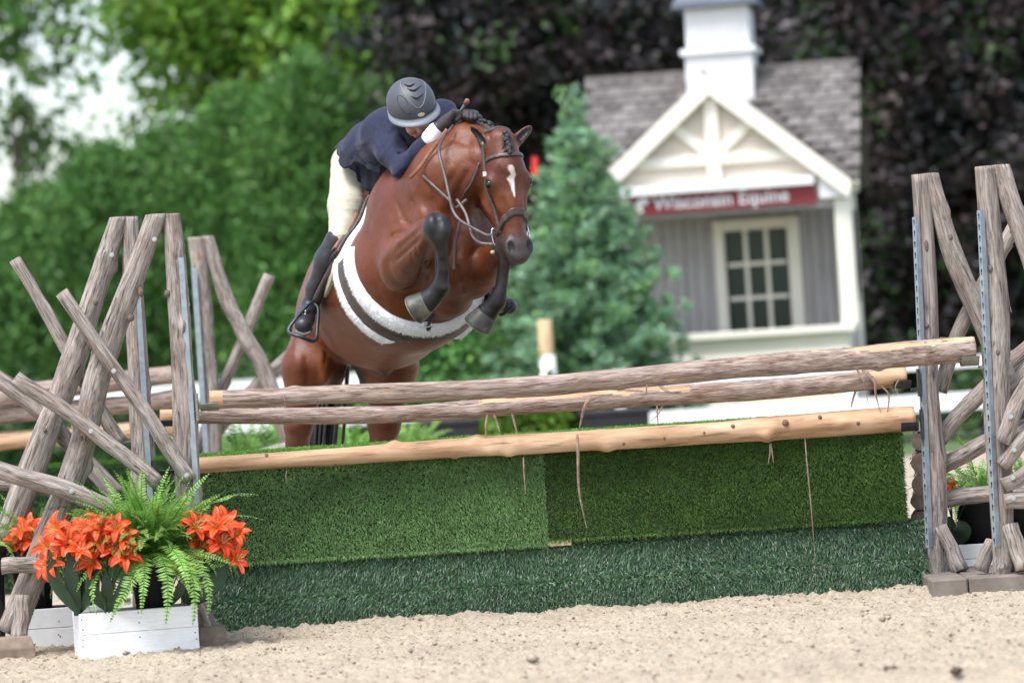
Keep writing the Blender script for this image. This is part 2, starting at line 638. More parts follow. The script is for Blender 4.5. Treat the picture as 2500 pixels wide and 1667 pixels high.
def limbs(tips, base, top, r0, parent, seed, nl=9):
    nl = max(3, int(nl * min(1, r0 / .1)))
    r = np.random.default_rng(seed)
    mb = MB()
    b, t = np.array(base), np.array(top)
    pts = spline([b, b * .5 + t * .5 + r.normal(0, .06, 3) * (1, 1, 0), t], 9)
    mb.tube(pts, np.linspace(r0, r0 * .25, 9), 10)
    for i in range(nl):
        tip = tips[r.integers(0, len(tips))]
        f = r.uniform(.3, .85)
        a = pts[int(f * 8)]
        mid = a * .5 + tip * .5 + np.array((0, 0, .12))
        mb.tube(spline([a, mid, tip], 6), np.linspace(r0 * .4, r0 * .08, 6), 6)
    mb.build('trunk', M_trunk, parent, True)


def arborvitae(px, topy, halfpx, Y, label, seed, cols, ncl=1500):
    r = np.random.default_rng(seed)
    top = A(px + (topy - 833) * -.0 , topy, Y)
    X, H = top[0], top[2]
    R = halfpx * Y / FPX
    root = thing('arborvitae', label, 'tree', (X, Y, -.06), 'arborvitae along the ring')
    t = r.uniform(0, 1, ncl) ** .9
    a = r.uniform(0, 2 * math.pi, ncl)
    prof = R * np.clip(1 - t ** 3.2, 0, 1) ** .62 * (.75 + .25 * np.minimum(t / .12, 1))
    lump = .8 + .4 * fbm(np.stack([np.cos(a) * 1.6, np.sin(a) * 1.6, t * H * .9], -1) + seed, 2)
    rr = prof * lump * r.uniform(.55, 1.03, ncl) ** .6
    C = np.stack([X + np.cos(a) * rr, Y + np.sin(a) * rr, .05 + t * (H - .05)], -1)
    D = unit(np.stack([np.cos(a) * .7, np.sin(a) * .7, 0 * a + 1.0], -1))
    V, F, c = leaves(C, D, 22, .13, .19, .055, cols, .30, .22, seed, 1.0, .08)
    obj('crown', mesh('crown', V, F, M_leaf, False, colr=c), root)
    limbs(C, (X, Y, -.06), (X, Y, H * .8), .11, root, seed, 10)


def broadleaf(px, py, rx, rz, Y, label, seed, cols, nclump=60, kleaf=90, leaf=.16, clump=.42, shell=.35, ground=None, cat='tree', name='broadleaf_tree', group=None, trunk_r=.2, cv=.35, mat=None):
    r = np.random.default_rng(seed)
    c0 = A(px, py, Y)
    RX, RZ = rx * Y / FPX, rz * Y / FPX
    root = thing(name, label, cat, (c0[0], Y, -.06), group)
    d = unit(r.normal(0, 1, (nclump, 3)))
    f = r.uniform(shell, 1, (nclump, 1)) ** .6
    C = c0 + d * f * np.array((RX, RX * .75, RZ))
    C[:, 2] = np.maximum(C[:, 2], .3)
    sub = C[:, None, :] + r.normal(0, 1, (nclump, 7, 3)) * clump * np.array((1, 1, .7))
    sub = sub.reshape(-1, 3)
    D = unit(sub - c0)
    V, F, c = leaves(sub, D, max(3, kleaf // 7), clump * .33, leaf, leaf * .62, cols, cv, .25, seed, .5, .1)
    V[:, 2] = np.maximum(V[:, 2], 0.0)
    obj('crown', mesh('crown', V, F, mat or M_leaf, False, colr=c), root)
    limbs(C, (c0[0], Y, -.06), (c0[0], Y, max(c0[2], .6)), trunk_r, root, seed, 14)
    return root


M_copper = mat_attr('copper_leaf', .5, 3, .15, trans=.10, spec=.4)

G1 = [(.100, .222, .054), (.080, .190, .048), (.118, .245, .056)]
for i, (px, ty, hw, Y) in enumerate([(-70, 600, 200, 57), (95, 490, 215, 58.5), (255, 395, 215, 57.5), (415, 330, 215, 59), (575, 250, 225, 58), (745, 175, 230, 57), (915, 235, 215, 59)]):
    arborvitae(px, ty, hw, Y, ['low round arborvitae cut by the left picture edge', 'second arborvitae from the left behind the crossed logs', 'arborvitae rising behind the tops of the left log standard',
                               'arborvitae between the left log standard and the far log post', 'arborvitae behind the far log post with the leaning brace', 'tallest arborvitae left of the rider', 'arborvitae directly behind the rider and horse'][i], 20 + i, G1)

LIME = [(.17, .32, .045), (.13, .27, .04), (.22, .36, .05)]
broadleaf(625, 40, 300, 300, 66, 'bright green leafy tree above the arborvitae at top left', 51, LIME, 120, 130, .2, .5, .2, group='green trees behind the ring')
broadleaf(840, -40, 200, 260, 69, 'darker green leafy tree between the bright tree and the purple trees', 52, [(.08, .19, .035), (.11, .22, .04)], 80, 120, .2, .5, .2, group='green trees behind the ring')
broadleaf(20, 190, 215, 330, 64, 'sparse green tree with sky showing through in the top left corner', 53, [(.10, .20, .05), (.15, .25, .07), (.08, .15, .045)], 27, 60, .22, .34, .35, trunk_r=.05, group='green trees behind the ring')
broadleaf(225, 440, 120, 110, 70, 'thin leafy crown against the sky above the left arborvitae', 54, [(.11, .2, .05), (.08, .16, .045)], 9, 60, .2, .4, .3, trunk_r=.03, group='green trees behind the ring')

PUR = [(.030, .021, .023), (.018, .025, .022), (.038, .026, .026), (.016, .017, .017), (.044, .038, .040), (.030, .021, .023), (.038, .026, .026), (.035, .075, .018)]
broadleaf(1295, 60, 310, 360, 56, 'dark purple copper beech behind the rider and the spruce tip', 61, PUR, 130, 300, .15, .5, .15, name='copper_beech', group='copper beeches behind the hut', mat=M_copper, cv=.5)
broadleaf(1760, -60, 330, 400, 61, 'dark purple copper beech behind the roof of the hut', 62, PUR + [(.05, .11, .02)], 120, 280, .15, .5, .15, name='copper_beech', group='copper beeches behind the hut', mat=M_copper, cv=.5)
broadleaf(2350, 300, 370, 640, 55, 'broad dark copper beech at the right picture edge', 63, PUR, 230, 280, .15, .5, .15, name='copper_beech', group='copper beeches behind the hut', mat=M_copper, cv=.5)
DK = [(.018, .030, .020), (.024, .036, .022), (.03, .03, .03)]
for i, px in enumerate((1080, 1420, 1760, 2100, 2440, 2760)):
    broadleaf(px, 560, 270, 470, 67 + (i % 2) * 2, ['behind the horse', 'behind the blue spruce', 'behind the hut window', 'behind the right corner of the hut', 'behind the right log standard', 'beyond the right picture edge'][i] and
              'dark evergreen mass ' + ['behind the horse', 'behind the blue spruce', 'behind the hut roof', 'behind the right corner of the hut', 'behind the right log standard', 'beyond the right picture edge'][i],
              71 + i, DK, 90, 90, .3, .5, .3, name='dark_evergreen', group='dark evergreens behind the hut', cv=.4)


# blue spruce in front of the hut
def spruce(px, topy, basey, halfpx, Y, label, seed, cols, tiers=24, name='blue_spruce', group=None):
    r = np.random.default_rng(seed)
    top = A(px, topy, Y)
    X, H = top[0], top[2]
    R = halfpx * Y / FPX
    root = thing(name, label, 'spruce', (X, Y, -.06), group)
    Cs, Ds = [], []
    mb = MB()
    for i in range(tiers):
        t = (i + .3) / tiers
        z = .1 + (H - .5) * t
        rad = R * (1 - t) ** .66 * (1.0 if t > .08 else .9) + .03
        nb = int(9 + 15 * (1 - t))
        a0 = r.uniform(0, 6.28)
        for b in range(nb):
            a = a0 + b * 6.2832 / nb + r.normal(0, .12)
            ln = rad * r.uniform(.66, 1.14)
            d = np.array((math.cos(a), math.sin(a), r.uniform(.05, .3)))
            p0 = np.array((X, Y, z)); p1 = p0 + d * ln
            mb.tube([p0, p0 + d * ln * .5 + (0, 0, -.03), p1], (.012, .008, .003), 4, cap=False)
            for f in np.linspace(.35, 1, max(3, int(ln / .11))):
                q = p0 + d * ln * f + r.normal(0, .035, 3)
                for s in (-1, 0, 1):
                    side = np.array((-d[1], d[0], .1)) * s
                    Cs.append(q + side * .085 * (1.25 - f * .6)); Ds.append(unit(d * .8 + side * .8 + (0, 0, .25)))
    # leader shoots
    for k, (dx, dz) in enumerate([(-.13, .12), (.01, .16), (.10, .02), (-.12, -.12), (.02, -.1), (.0, -.25), (.02, .02), (-.05, -.35), (.07, -.33)]):
        tip = np.array((X + dx, Y, H - .16 + dz))
        mb.tube([np.array((X, Y, H - .6)), tip], (.012, .006), 5)
        for f in np.linspace(.45, 1, 6):
            Cs.append(np.array((X, Y, H - .6)) * (1 - f) + tip * f); Ds.append(unit(np.array((dx, .02, .3))))
    V, F, c = leaves(np.array(Cs), np.array(Ds), 11, .026, .088, .026, cols, .35, .2, seed, 1.2, .08)
    obj('crown', mesh('crown', V, F, M_leaf, False, colr=c), root)
    mb.tube([(X, Y, -.06), (X, Y, H - .3)], (.07, .012), 8)
    mb.build('trunk', M_trunk, root, True)
    return root


spruce(1398, 212, 1080, 290, 43, 'blue-green spruce tree standing between the horse and the hut', 81, [(.22, .39, .235), (.175, .33, .185), (.28, .45, .30), (.22, .40, .16)])
broadleaf(1120, 880, 125, 190, 43.5, 'rounded light green shrub between the spruce and the horse belly', 82, [(0.132, 0.3, 0.084), (0.102, 0.24, 0.072), (0.18, 0.348, 0.096)], 60, 90, .10, .22, .4, name='shrub', cat='shrub', trunk_r=.04, group='shrubs by the ring fence')
broadleaf(2400, 1010, 150, 90, 46, 'low green shrub seen through the right log standard', 83, [(.07, .14, .04), (.05, .11, .03)], 40, 90, .10, .2, .4, name='shrub', cat='shrub', trunk_r=.03, group='shrubs by the ring fence')
broadleaf(2530, 1000, 90, 80, 44.5, 'low shrub with purple flowers at the right edge', 84, [(.05, .10, .035), (.16, .05, .22)], 30, 80, .09, .2, .4, name='shrub', cat='shrub', trunk_r=.03, group='shrubs by the ring fence')
broadleaf(1320, 1035, 110, 45, 38.5, 'tuft of bright green grass plants between the black tubs', 85, [(.13, .24, .03), (.10, .2, .03)], 24, 90, .12, .14, .4, name='grass_plant', cat='plant', trunk_r=.02)
broadleaf(1520, 1000, 60, 60, 41.5, 'dark clipped shrub beside the foot of the hut', 86, [(.03, .06, .03)], 20, 80, .1, .14, .4, name='shrub', cat='shrub', trunk_r=.02, group='shrubs by the ring fence')
broadleaf(330, 1040, 420, 60, 54, 'low dark green ground hedge below the arborvitae', 87, [(.04, .09, .03), (.05, .11, .03)], 70, 90, .14, .28, .3, name='hedge', cat='hedge', trunk_r=.03)

# red ribbon in the spruce
p = at(1303, 405, 42.1)
mb = MB(); mb.prism([(-.03, -.08), (.03, -.1), (.045, .08), (-.01, .1)], -.006, .006, Matrix.Translation(p))
tag(mb.build('ribbon', mat_noise('red_cloth', [(.3, (.55, .02, .02)), (.7, (.7, .04, .03))], 20, .6)), 'small red ribbon hanging in the spruce beside the horse head', 'ribbon')

# ------------------------------------------------------------------ white fences, stake, tubs
M_white = mat_noise('white_paint', [(.3, (.72, .73, .74)), (.7, (.82, .82, .82))], 3, .5)


def fence(name, label, X0, X1, Y0, Y1, rails, step, ph, group):
    n = int(abs(X1 - X0) / step) + 1
    root = thing(name, label, 'fence', (X0, Y0, -.045), group)
    ang = math.atan2(Y1 - Y0, X1 - X0)
    R = Matrix.Translation((X0, Y0, 0)) @ Matrix.Rotation(ang, 4, 'Z')
    L = math.hypot(X1 - X0, Y1 - Y0)
    for z, h in rails:
        MB().box((0, -.06, z - h / 2), (L, -.02, z + h / 2), R).build('rail', M_white, root)
    pm = MB().box((-.05, -.018, -.045), (.05, .08, ph)).box((-.065, -.03, ph), (.065, .095, ph + .03)).me('post', M_white)
    for i in range(n):
        obj('post', pm, root, R @ Matrix.Translation((i * L / (n - 1), 0, 0)))
    return root


fence('rail_fence', 'white two-rail fence in front of the hut', 1.0, 12.0, 40.2, 39.6, [(.85, .11), (.48, .17)], 2.2, .95, 'white fences round the ring')
fence('rail_fence', 'white board fence below the arborvitae on the left', -9, -.2, 53, 51, [(.95, .22), (.5, .16)], 2.2, 1.08, 'white fences round the ring')

b = at(1330, 780, 42)
st = thing('wooden_stake', 'pale round wooden stake with white lower half before the spruce', 'stake', (b.x, 42, -.045))
obj('pole', mesh('pole', *tube([(b.x, 42, .3), (b.x - .004, 42, b.z - .012), (b.x - .004, 42, b.z)], (.079, .077, .064), 14), M_stakew), st)
zw = at(1330, 868, 42).z
obj('white_sleeve', mesh('white_sleeve', *tube([(b.x, 42, -.045), (b.x, 42, zw)], (.083, .083), 14), M_white), st)

M_blackp = mat_noise('black_plastic', [(.3, (.012, .012, .016)), (.7, (.022, .022, .028))], 10, .45, spec=.4)
for (px, w, lab) in ((1500, .62, 'black plastic tub right of the grass plant before the hut'), (1080, .62, 'black plastic tub seen under the horse belly beyond the rails')):
    c = at(px, 1010, 38)
    t_ = thing('planter_tub', lab, 'tub', (c.x, 38, -.045), 'black tubs along the fence')
    MB().add([Vector((c.x + sx * w / 2 * k, 38 + sy * .22 * k, z)) for z, k in ((-.045, .85), (.60, 1.0)) for sx, sy in ((-1, -1), (1, -1), (1, 1), (-1, 1))],
             [(3, 2, 1, 0), (4, 5, 6, 7), (0, 1, 5, 4), (1, 2, 6, 5), (2, 3, 7, 6), (3, 0, 4, 7)]).build('tub_body', M_blackp, t_, bevel=.01)
    MB().box((c.x - w / 2 - .02, 37.76, .60), (c.x + w / 2 + .02, 38.24, .65)).build('rim', M_blackp, t_, bevel=.01)

# ------------------------------------------------------------------ hut
HM = Matrix.Translation((2.29, 45, 0)) @ Matrix.Rotation(math.radians(-8), 4, 'Z')
hut = thing('announcer_hut', 'cream wooden hut with grey shingle roof, gabled porch and white cupola', 'hut', (2.29, 45, -.06))
M_cream = mat_noise('cream_paint', [(.3, (.72, .68, .57)), (.7, (.78, .74, .63))], 2.5, .55)
M_creamw = mat_noise('warm_white_paint', [(.3, (.78, .75, .65)), (.7, (.82, .79, .69))], 2.5, .5)
M_board = mat_noise('grey_boards', [(.3, (.30, .28, .275)), (.7, (.42, .395, .39))], 4, .7, stretch=(8, 8, .6))
M_dark = mat_noise('dark_room', [(.3, (.02, .02, .02)), (.7, (.03, .03, .03))], 3, .9)
M_tan = mat_noise('tan_gable', [(.3, (.36, .28, .16)), (.7, (.44, .35, .21))], 3, .7)
M_blueroof = mat_noise('slate_blue_metal', [(.3, (.05, .065, .095)), (.7, (.07, .09, .125))], 4, .45)
M_maroon = mat_noise('maroon_paint', [(.3, (.20, .014, .022)), (.7, (.24, .020, .028))], 3, .5)


HG = HM @ Matrix.Translation((0, 0, .085))      # gable group sits a little higher


def hb(name, boxes, m, bevel=.006, parent=None, M=None):
    b_ = MB()
    for lo, hi in boxes: b_.box(lo, hi, M or HM)
    return b_.build(name, m, parent or hut, bevel=bevel)


hb('base_wall', [((-1.40, 0, -.06), (1.32, .1, 1.2)), ((1.22, .102, -.06), (1.32, 2.9, 1.2)), ((-1.40, .102, -.06), (-1.30, 2.9, 1.2))], M_cream)
hb('counter', [((-1.48, -.10, 1.202), (1.40, .22, 1.275))], M_creamw)
hb('base_trim', [((-1.42, -.03, -.06), (1.34, -.002, .22)), ((-1.42, -.03, .95), (1.34, -.002, 1.02)), ((-.05, -.025, .222), (.05, -.002, .948)), ((-1.4, -.025, .222), (-1.3, -.002, .948)), ((1.22, -.025, .222), (1.32, -.002, .948))], M_creamw)
hb('floor', [((-1.29, .11, .4), (1.21, 2.8, .45))], M_board)
hb('back_wall', [((-1.3, 2.75, 1.2), (1.22, 2.85, 2.85))], M_board)
hb('side_wall', [((1.22, 1.06, 1.2), (1.32, 2.9, 2.85)), ((-1.4, 1.06, 1.2), (-1.3, 2.9, 2.85))], M_cream)
# boarded inner wall, board by board, round the window
x = -1.30
bi = 0
while x < 1.30:
    w = .118
    if x + w < -.16 or x > .82:
        hb('wall_board', [((x, .95 + .006 * (bi % 2), 1.0), (x + w - .008, 1.0, 2.82))], M_board, .003)
    else:
        hb('wall_board', [((x, .95 + .006 * (bi % 2), 1.0), (x + w - .008, 1.0, 1.17))], M_board, .003)
        hb('wall_board', [((x, .95 + .006 * (bi % 2), 2.50), (x + w - .008, 1.0, 2.82))], M_board, .003)
    x += w; bi += 1
    if x + w >= -.16 and x < -.16: hb('wall_board', [((x, .95, 1.0), (-.158, 1.0, 2.82))], M_board, .003); x = -.155
    if x < .82 < x + w: hb('wall_board', [((.808, .95, 1.0), (x + w - .008, 1.0, 2.82))], M_board, .003); hb('wall_board', [((x, .95, 1.0), (.80, 1.0, 1.17))], M_board, .003); x += w
# window
win = hb('window', [((-.15, .90, 1.18), (-.03, .985, 2.49)), ((.66, .90, 1.18), (.80, .985, 2.49)), ((-.028, .90, 2.37), (.658, .985, 2.49)), ((-.028, .90, 1.18), (.658, .985, 1.255))], M_cream)
m_, nt, b_ = newmat('window_glass')
b_.inputs['Base Color'].default_value = (.030, .046, .036, 1); b_.inputs['Roughness'].default_value = .12; b_.inputs['Specular IOR Level'].default_value = .25
M_glass = m_
cw, ch = .686 / 3, 1.115 / 3
for i in range(3):
    for j in range(3):
        b2 = MB().box((-.028 + i * cw + .022, .945, 1.255 + j * ch + .022), (-.028 + (i + 1) * cw - .022, .955, 1.255 + (j + 1) * ch - .022), HM)
        b2.build('pane', M_glass, win)
for i in (1, 2):
    hb('muntin', [((-.028 + i * cw - .021, .925, 1.2552), (-.028 + i * cw + .021, .965, 2.3698))], M_cream, .003, win)
for j in (1, 2):
    for i in range(3):
        hb('muntin', [((-.028 + i * cw + .0215, .927, 1.255 + j * ch - .021), (-.028 + (i + 1) * cw - .0215, .963, 1.255 + j * ch + .021))], M_cream, .003, win)
# posts, beam
hb('corner_post', [((1.25, .01, 1.276), (1.43, .19, 2.625))], M_creamw)
hb('corner_post', [((-1.43, .01, 1.276), (-1.25, .19, 2.625))], M_creamw)
hb('corner_post', [((1.30, .96, 1.2), (1.42, 1.055, 2.80))], M_creamw)
hb('beam', [((-1.44, 0, 2.60), (1.10, .2, 2.80))], M_cream, M=HG)
hb('soffit_board', [((-1.44, .02, 2.45), (1.24, .06, 2.595))], mat_noise('grey_soffit', [(.3, (.36, .34, .35)), (.7, (.42, .40, .41))], 3, .7), M=HG)
hb('beam_end', [((1.11, -.09, 2.545), (1.36, .2, 2.79))], M_white, M=HG)
hb('porch_ceiling', [((-1.30, .21, 2.82), (1.30, 2.74, 2.84))], M_board)
# gable
AP, EV, GW = 4.035, 2.815, 1.44
MB().prism([(-1.30, 2.805), (1.30, 2.805), (0, 3.86)], .0, .06, HG).build('gable_panel', mat_noise('pinkish_cream', [(.3, (.66, .58, .49)), (.7, (.72, .64, .54))], 3, .6), hut)
sl = math.atan2(AP - EV, GW)
tw = .17 / math.cos(sl)
MB().prism([(0, AP), (0, AP - tw), (GW - .02, EV - tw + .02), (GW + .03, EV - .03)][::-1], -.16, -.06, HM).build('bargeboard', M_creamw, hut, bevel=.005)
MB().prism([(0, AP), (0, AP - tw), (-GW + .02, EV - tw + .02), (-GW - .03, EV - .03)], -.16, -.06, HM).build('bargeboard', M_creamw, hut, bevel=.005)
hb('king_post', [((-.075, -.075, 2.81), (.075, -.002, 3.70))], M_creamw, M=HG)
hb('tie_beam', [((-1.02, -.06, 2.98), (-.077, -.003, 3.10)), ((.077, -.06, 2.98), (1.02, -.003, 3.10))], M_creamw, M=HG)
hb('gable_sill', [((-1.40, -.13, 2.70), (1.06, -.002, 2.80))], M_white, M=HG)
for s in (-1, 1):
    a_, b2 = Vector((s * .08, 0, 3.14)), Vector((s * .52, 0, 3.50))
    d_ = (b2 - a_).normalized(); nn = Vector((-d_.z, 0, d_.x)) * .055
    poly = [(q.x, q.z) for q in (a_ - nn, b2 - nn, b2 + nn, a_ + nn)]
    MB().prism(poly, -.055, -.004, HG).build('strut', M_creamw, hut)
# roofs
def slab(name, P, th, m):
    P = [Vector(p) for p in P]
    nrm = (P[1] - P[0]).cross(P[3] - P[0]).normalized()
    Q = [p - nrm * th for p in P]
    b_ = MB(); b_.add([HM @ p for p in P + Q], [(0, 1, 2, 3), (7, 6, 5, 4), (0, 4, 5, 1), (1, 5, 6, 2), (2, 6, 7, 3), (3, 7, 4, 0)])
    return b_.build(name, m, hut)


m_, nt, b_ = newmat('weathered_shingle')
oi = nt.nodes.new('ShaderNodeObjectInfo')
c_ = ramp(nt, oi.outputs['Random'], [(0, (.082, .075, .072)), (.5, (.132, .121, .116)), (1, (.19, .177, .170))])
n_ = noise_n(nt, coords(nt, 'Object', (14, 14, 3)), 3, 4)
nt.links.new(mul(nt, c_, ramp(nt, n_, [(.3, (.75, .73, .72)), (.7, (1.15, 1.15, 1.15))])), b_.inputs['Base Color'])
b_.inputs['Roughness'].default_value = .85
M_shing = m_
RY, RZ_, EY, EZ = 1.7, 4.15, .42, 2.85
main_r = slab('main_roof', [(-1.5, EY, EZ), (1.5, EY, EZ), (1.5, RY, RZ_), (-1.5, RY, RZ_)], .06, M_shing)
slab('main_roof', [(1.5, 2 * RY - EY, EZ), (-1.5, 2 * RY - EY, EZ), (-1.5, RY, RZ_), (1.5, RY, RZ_)], .06, M_shing)
for s in (-1, 1):
    e = 1.499 * s
    MB().add([HM @ Vector(p) for p in ((1.33 * s, EY + .12, EZ), (1.33 * s, 2 * RY - EY - .12, EZ), (1.33 * s, RY, RZ_ - .12))], [(0, 1, 2) if s > 0 else (2, 1, 0)]).build('gable_end', M_tan, hut)
    MB().add([HM @ Vector(p) for p in ((e, EY, EZ - .06), (e, RY, RZ_ - .07), (e, RY, RZ_ - .2), (e, EY + .05, EZ - .16), (e - .03 * s, EY, EZ - .06), (e - .03 * s, RY, RZ_ - .07), (e - .03 * s, RY, RZ_ - .2), (e - .03 * s, EY + .05, EZ - .16))],
             [(0, 3, 2, 1), (4, 5, 6, 7), (0, 1, 5, 4), (1, 2, 6, 5), (2, 3, 7, 6), (3, 0, 4, 7)]).build('rake_board', M_cream, hut)
slab('porch_roof', [(0, -.15, AP), (0, 1.62, AP), (-GW, 1.0, EV), (-GW, -.15, EV)], .05, M_shing)
slab('porch_roof', [(0, 1.62, AP), (0, -.15, AP), (GW, -.15, EV), (GW, 1.0, EV)], .05, M_shing)
sm_ = [MB().box((-w / 2, 0, 0), (w / 2, .21, .022)).me('shingle', M_shing) for w in (.155, .172, .165)]


def shingle_field(o, ex, ed, nu, nv, wu, wv, clip, seed):
    r = np.random.default_rng(seed)
    ex, ed = Vector(ex).normalized(), Vector(ed).normalized()
    nz = ex.cross(ed).normalized()
    for j in range(nv):
        for i in range(nu):
            off = .5 * (j % 2)
            p = Vector(o) + ex * ((i + .25 + off) * wu + r.normal(0, .004)) + ed * (j * wv + r.normal(0, .006))
            if not clip(p): continue
            tilt = Matrix.Rotation(-.10, 4, 'X')
            B = Matrix((ex, ed, nz)).transposed().to_4x4()
            obj('shingle', sm_[(i * 3 + j * 5) % 3], hut, HM @ Matrix.Translation(p + nz * .022) @ B @ tilt)


def clip_main(p):
    return not (abs(p.x) < (AP - p.z) / (AP - EV) * GW + .02) and not (abs(p.x) < .36 and p.z > 3.85)


shingle_field((-1.5, EY, EZ), (1, 0, 0), (0, RY - EY, RZ_ - EZ), 17, 13, .176, .139, clip_main, 5)
shingle_field((GW, 1.55, EV), (0, -1, 0), (-GW, 0, AP - EV), 10, 14, .17, .138, lambda p: p.y > -.1 and p.y < 1.62 - (AP - p.z) * .55, 6)
MB().box((-1.5, RY - .06, RZ_ - .01), (1.5, RY + .06, RZ_ + .05), HM).build('ridge_cap', M_shing, hut)
# cupola
cu = hb('cupola', [((-.37, 1.33, 3.5), (.37, 2.07, 4.34)), ((-.35, 1.36, 4.41), (.35, 2.04, 4.86))], M_white)
hb('cupola_band', [((-.42, 1.28, 4.342), (.42, 2.12, 4.408))], M_white, parent=cu)
for k in range(5):
    z = 4.47 + k * .07
    MB().prism([(-.26, z), (.26, z), (.26, z + .05), (-.26, z + .05)], 1.335, 1.3585, HM).build('louvre', M_white, cu)
    b2 = MB().box((.352, 1.45, z), (.368, 1.95, z + .05), HM).build('louvre', M_white, cu)
MB().add([HM @ Vector(p) for p in ((-.48, 1.22, 4.862), (.48, 1.22, 4.862), (.48, 2.18, 4.862), (-.48, 2.18, 4.862), (-.46, 1.24, 4.93), (.46, 1.24, 4.93), (.46, 2.16, 4.93), (-.46, 2.16, 4.93), (0, 1.7, 5.5))],
         [(3, 2, 1, 0), (0, 1, 5, 4), (1, 2, 6, 5), (2, 3, 7, 6), (3, 0, 4, 7), (4, 5, 8), (5, 6, 8), (6, 7, 8), (7, 4, 8)]).build('cupola_roof', M_blueroof, cu)

# sign with its lettering
sg = thing('sign', 'long maroon sign with white lettering under the porch gable', 'sign', HG @ Vector((.08, -.03, 2.68)))
MB().box((-.92, -.05, 2.60), (1.07, -.006, 2.698), HG).build('board', M_maroon, sg)
MB().box((-.92, -.05, 2.50), (1.07, -.006, 2.5985), HG).build('board', M_maroon, sg)
cu_ = bpy.data.curves.new('lettering', 'FONT')
cu_.body = 'Wisconsin Equine'
cu_.size = .20
cu_.extrude = .004
cu_.offset = .003
cu_.align_x = 'CENTER'
to = bpy.data.objects.new('lettering_src', cu_)
col.objects.link(to)
bpy.context.view_layer.update()
tm = bpy.data.meshes.new_from_object(to.evaluated_get(bpy.context.evaluated_depsgraph_get()))
bpy.data.objects.remove(to)
_co = np.array([v.co[:] for v in tm.vertices])
tm.transform(Matrix.Diagonal((1.46 / np.ptp(_co[:, 0]), 1, 1, 1)))
tm.transform(HG @ Matrix.Translation((.05, -.056, 2.545)) @ Matrix.Rotation(math.pi / 2, 4, 'X'))
bm = bmesh.new(); bm.from_mesh(tm)
left = set(bm.verts); isl = []
while left:                                        # one object per letter; the dot of an i goes with its stem
    st_ = [left.pop()]; grp = []
    while st_:
        v_ = st_.pop(); grp.append(v_)
        for e_ in v_.link_edges:
            o_ = e_.other_vert(v_)
            if o_ in left: left.discard(o_); st_.append(o_)
    isl.append(grp)
isl.sort(key=lambda g: min(v.co.x for v in g))
words = []
for g in isl:
    a_, b_ = min(v.co.x for v in g), max(v.co.x for v in g)
    if words and min(b_, words[-1][1]) - max(a_, words[-1][0]) > .5 * min(b_ - a_, words[-1][1] - words[-1][0]):
        words[-1][2].extend(g); words[-1][0] = min(a_, words[-1][0]); words[-1][1] = max(b_, words[-1][1])
    else: words.append([a_, b_, list(g)])
for a_, b_, g in words:
    ix = {v: k for k, v in enumerate(g)}
    fs = {f for v in g for f in v.link_faces}
    obj('letter', mesh('letter', np.array([v.co[:] for v in g]), [tuple(ix[v] for v in f.verts) for f in fs], M_white, False), sg)
bm.free(); bpy.data.meshes.remove(tm)
mb = MB()
mb.prism([(-.86, 2.52), (-.80, 2.52), (-.80, 2.60), (-.74, 2.61), (-.72, 2.65), (-.77, 2.685), (-.83, 2.67), (-.88, 2.62)], -.062, -.0505, HG)
mb.build('emblem', M_white, sg)
# maroon banner on the hut side
MB().add([HM @ Vector(p) for p in ((1.432, .35, 2.5), (1.432, .78, 2.5), (1.432, .78, 1.75), (1.432, .565, 1.5), (1.432, .35, 1.75), (1.42, .35, 2.5), (1.42, .78, 2.5), (1.42, .78, 1.75), (1.42, .565, 1.5), (1.42, .35, 1.75))],
         [(0, 4, 3, 2, 1), (5, 6, 7, 8, 9)] + [(i, (i + 1) % 5, (i + 1) % 5 + 5, i + 5) for i in range(5)]).build('banner', mat_noise('dark_maroon_cloth', [(.3, (.05, .012, .016)), (.7, (.075, .016, .02))], 5, .8))
tag(bpy.data.objects['banner'], 'dark maroon pointed banner hanging on the right side of the hut', 'banner')
# ------------------------------------------------------------------ log standards
M_galv = mat_noise('galvanised_steel', [(.3, (.22, .27, .31)), (.7, (.33, .385, .42))], 25, .42, metal=.35)
M_galvd = mat_noise('dull_green_steel', [(.3, (.17, .18, .15)), (.7, (.27, .28, .23))], 25, .45, metal=.4)
M_black = mat_noise('black_powder_coat', [(.3, (.015, .016, .02)), (.7, (.026, .027, .034))], 20, .5)
M_zinc = mat_noise('zinc_bolt', [(.3, (.38, .43, .43)), (.7, (.52, .57, .57))], 40, .3, metal=.6)
M_block = mat_noise('weathered_block', [(.3, (.16, .12, .09)), (.55, (.24, .185, .14)), (.75, (.33, .26, .20))], 14, .9, .5)
M_blockp = mat_noise('pale_weathered_beam', [(.3, (.13, .108, .092)), (.7, (.22, .188, .16))], 9, .9, .5)
bolt_me = None


def bolt(root, p):
    global bolt_me
    if bolt_me is None:
        b = MB()
        b.tube([(0, 0, 0), (0, -.004, 0)], .0115, 14)
        b.tube([(0, -.004, 0), (0, -.010, 0)], (.0075, .007), 6)
        bolt_me = b.me('bolt', M_zinc)
    obj('bolt', bolt_me, root, Matrix.Translation(p))


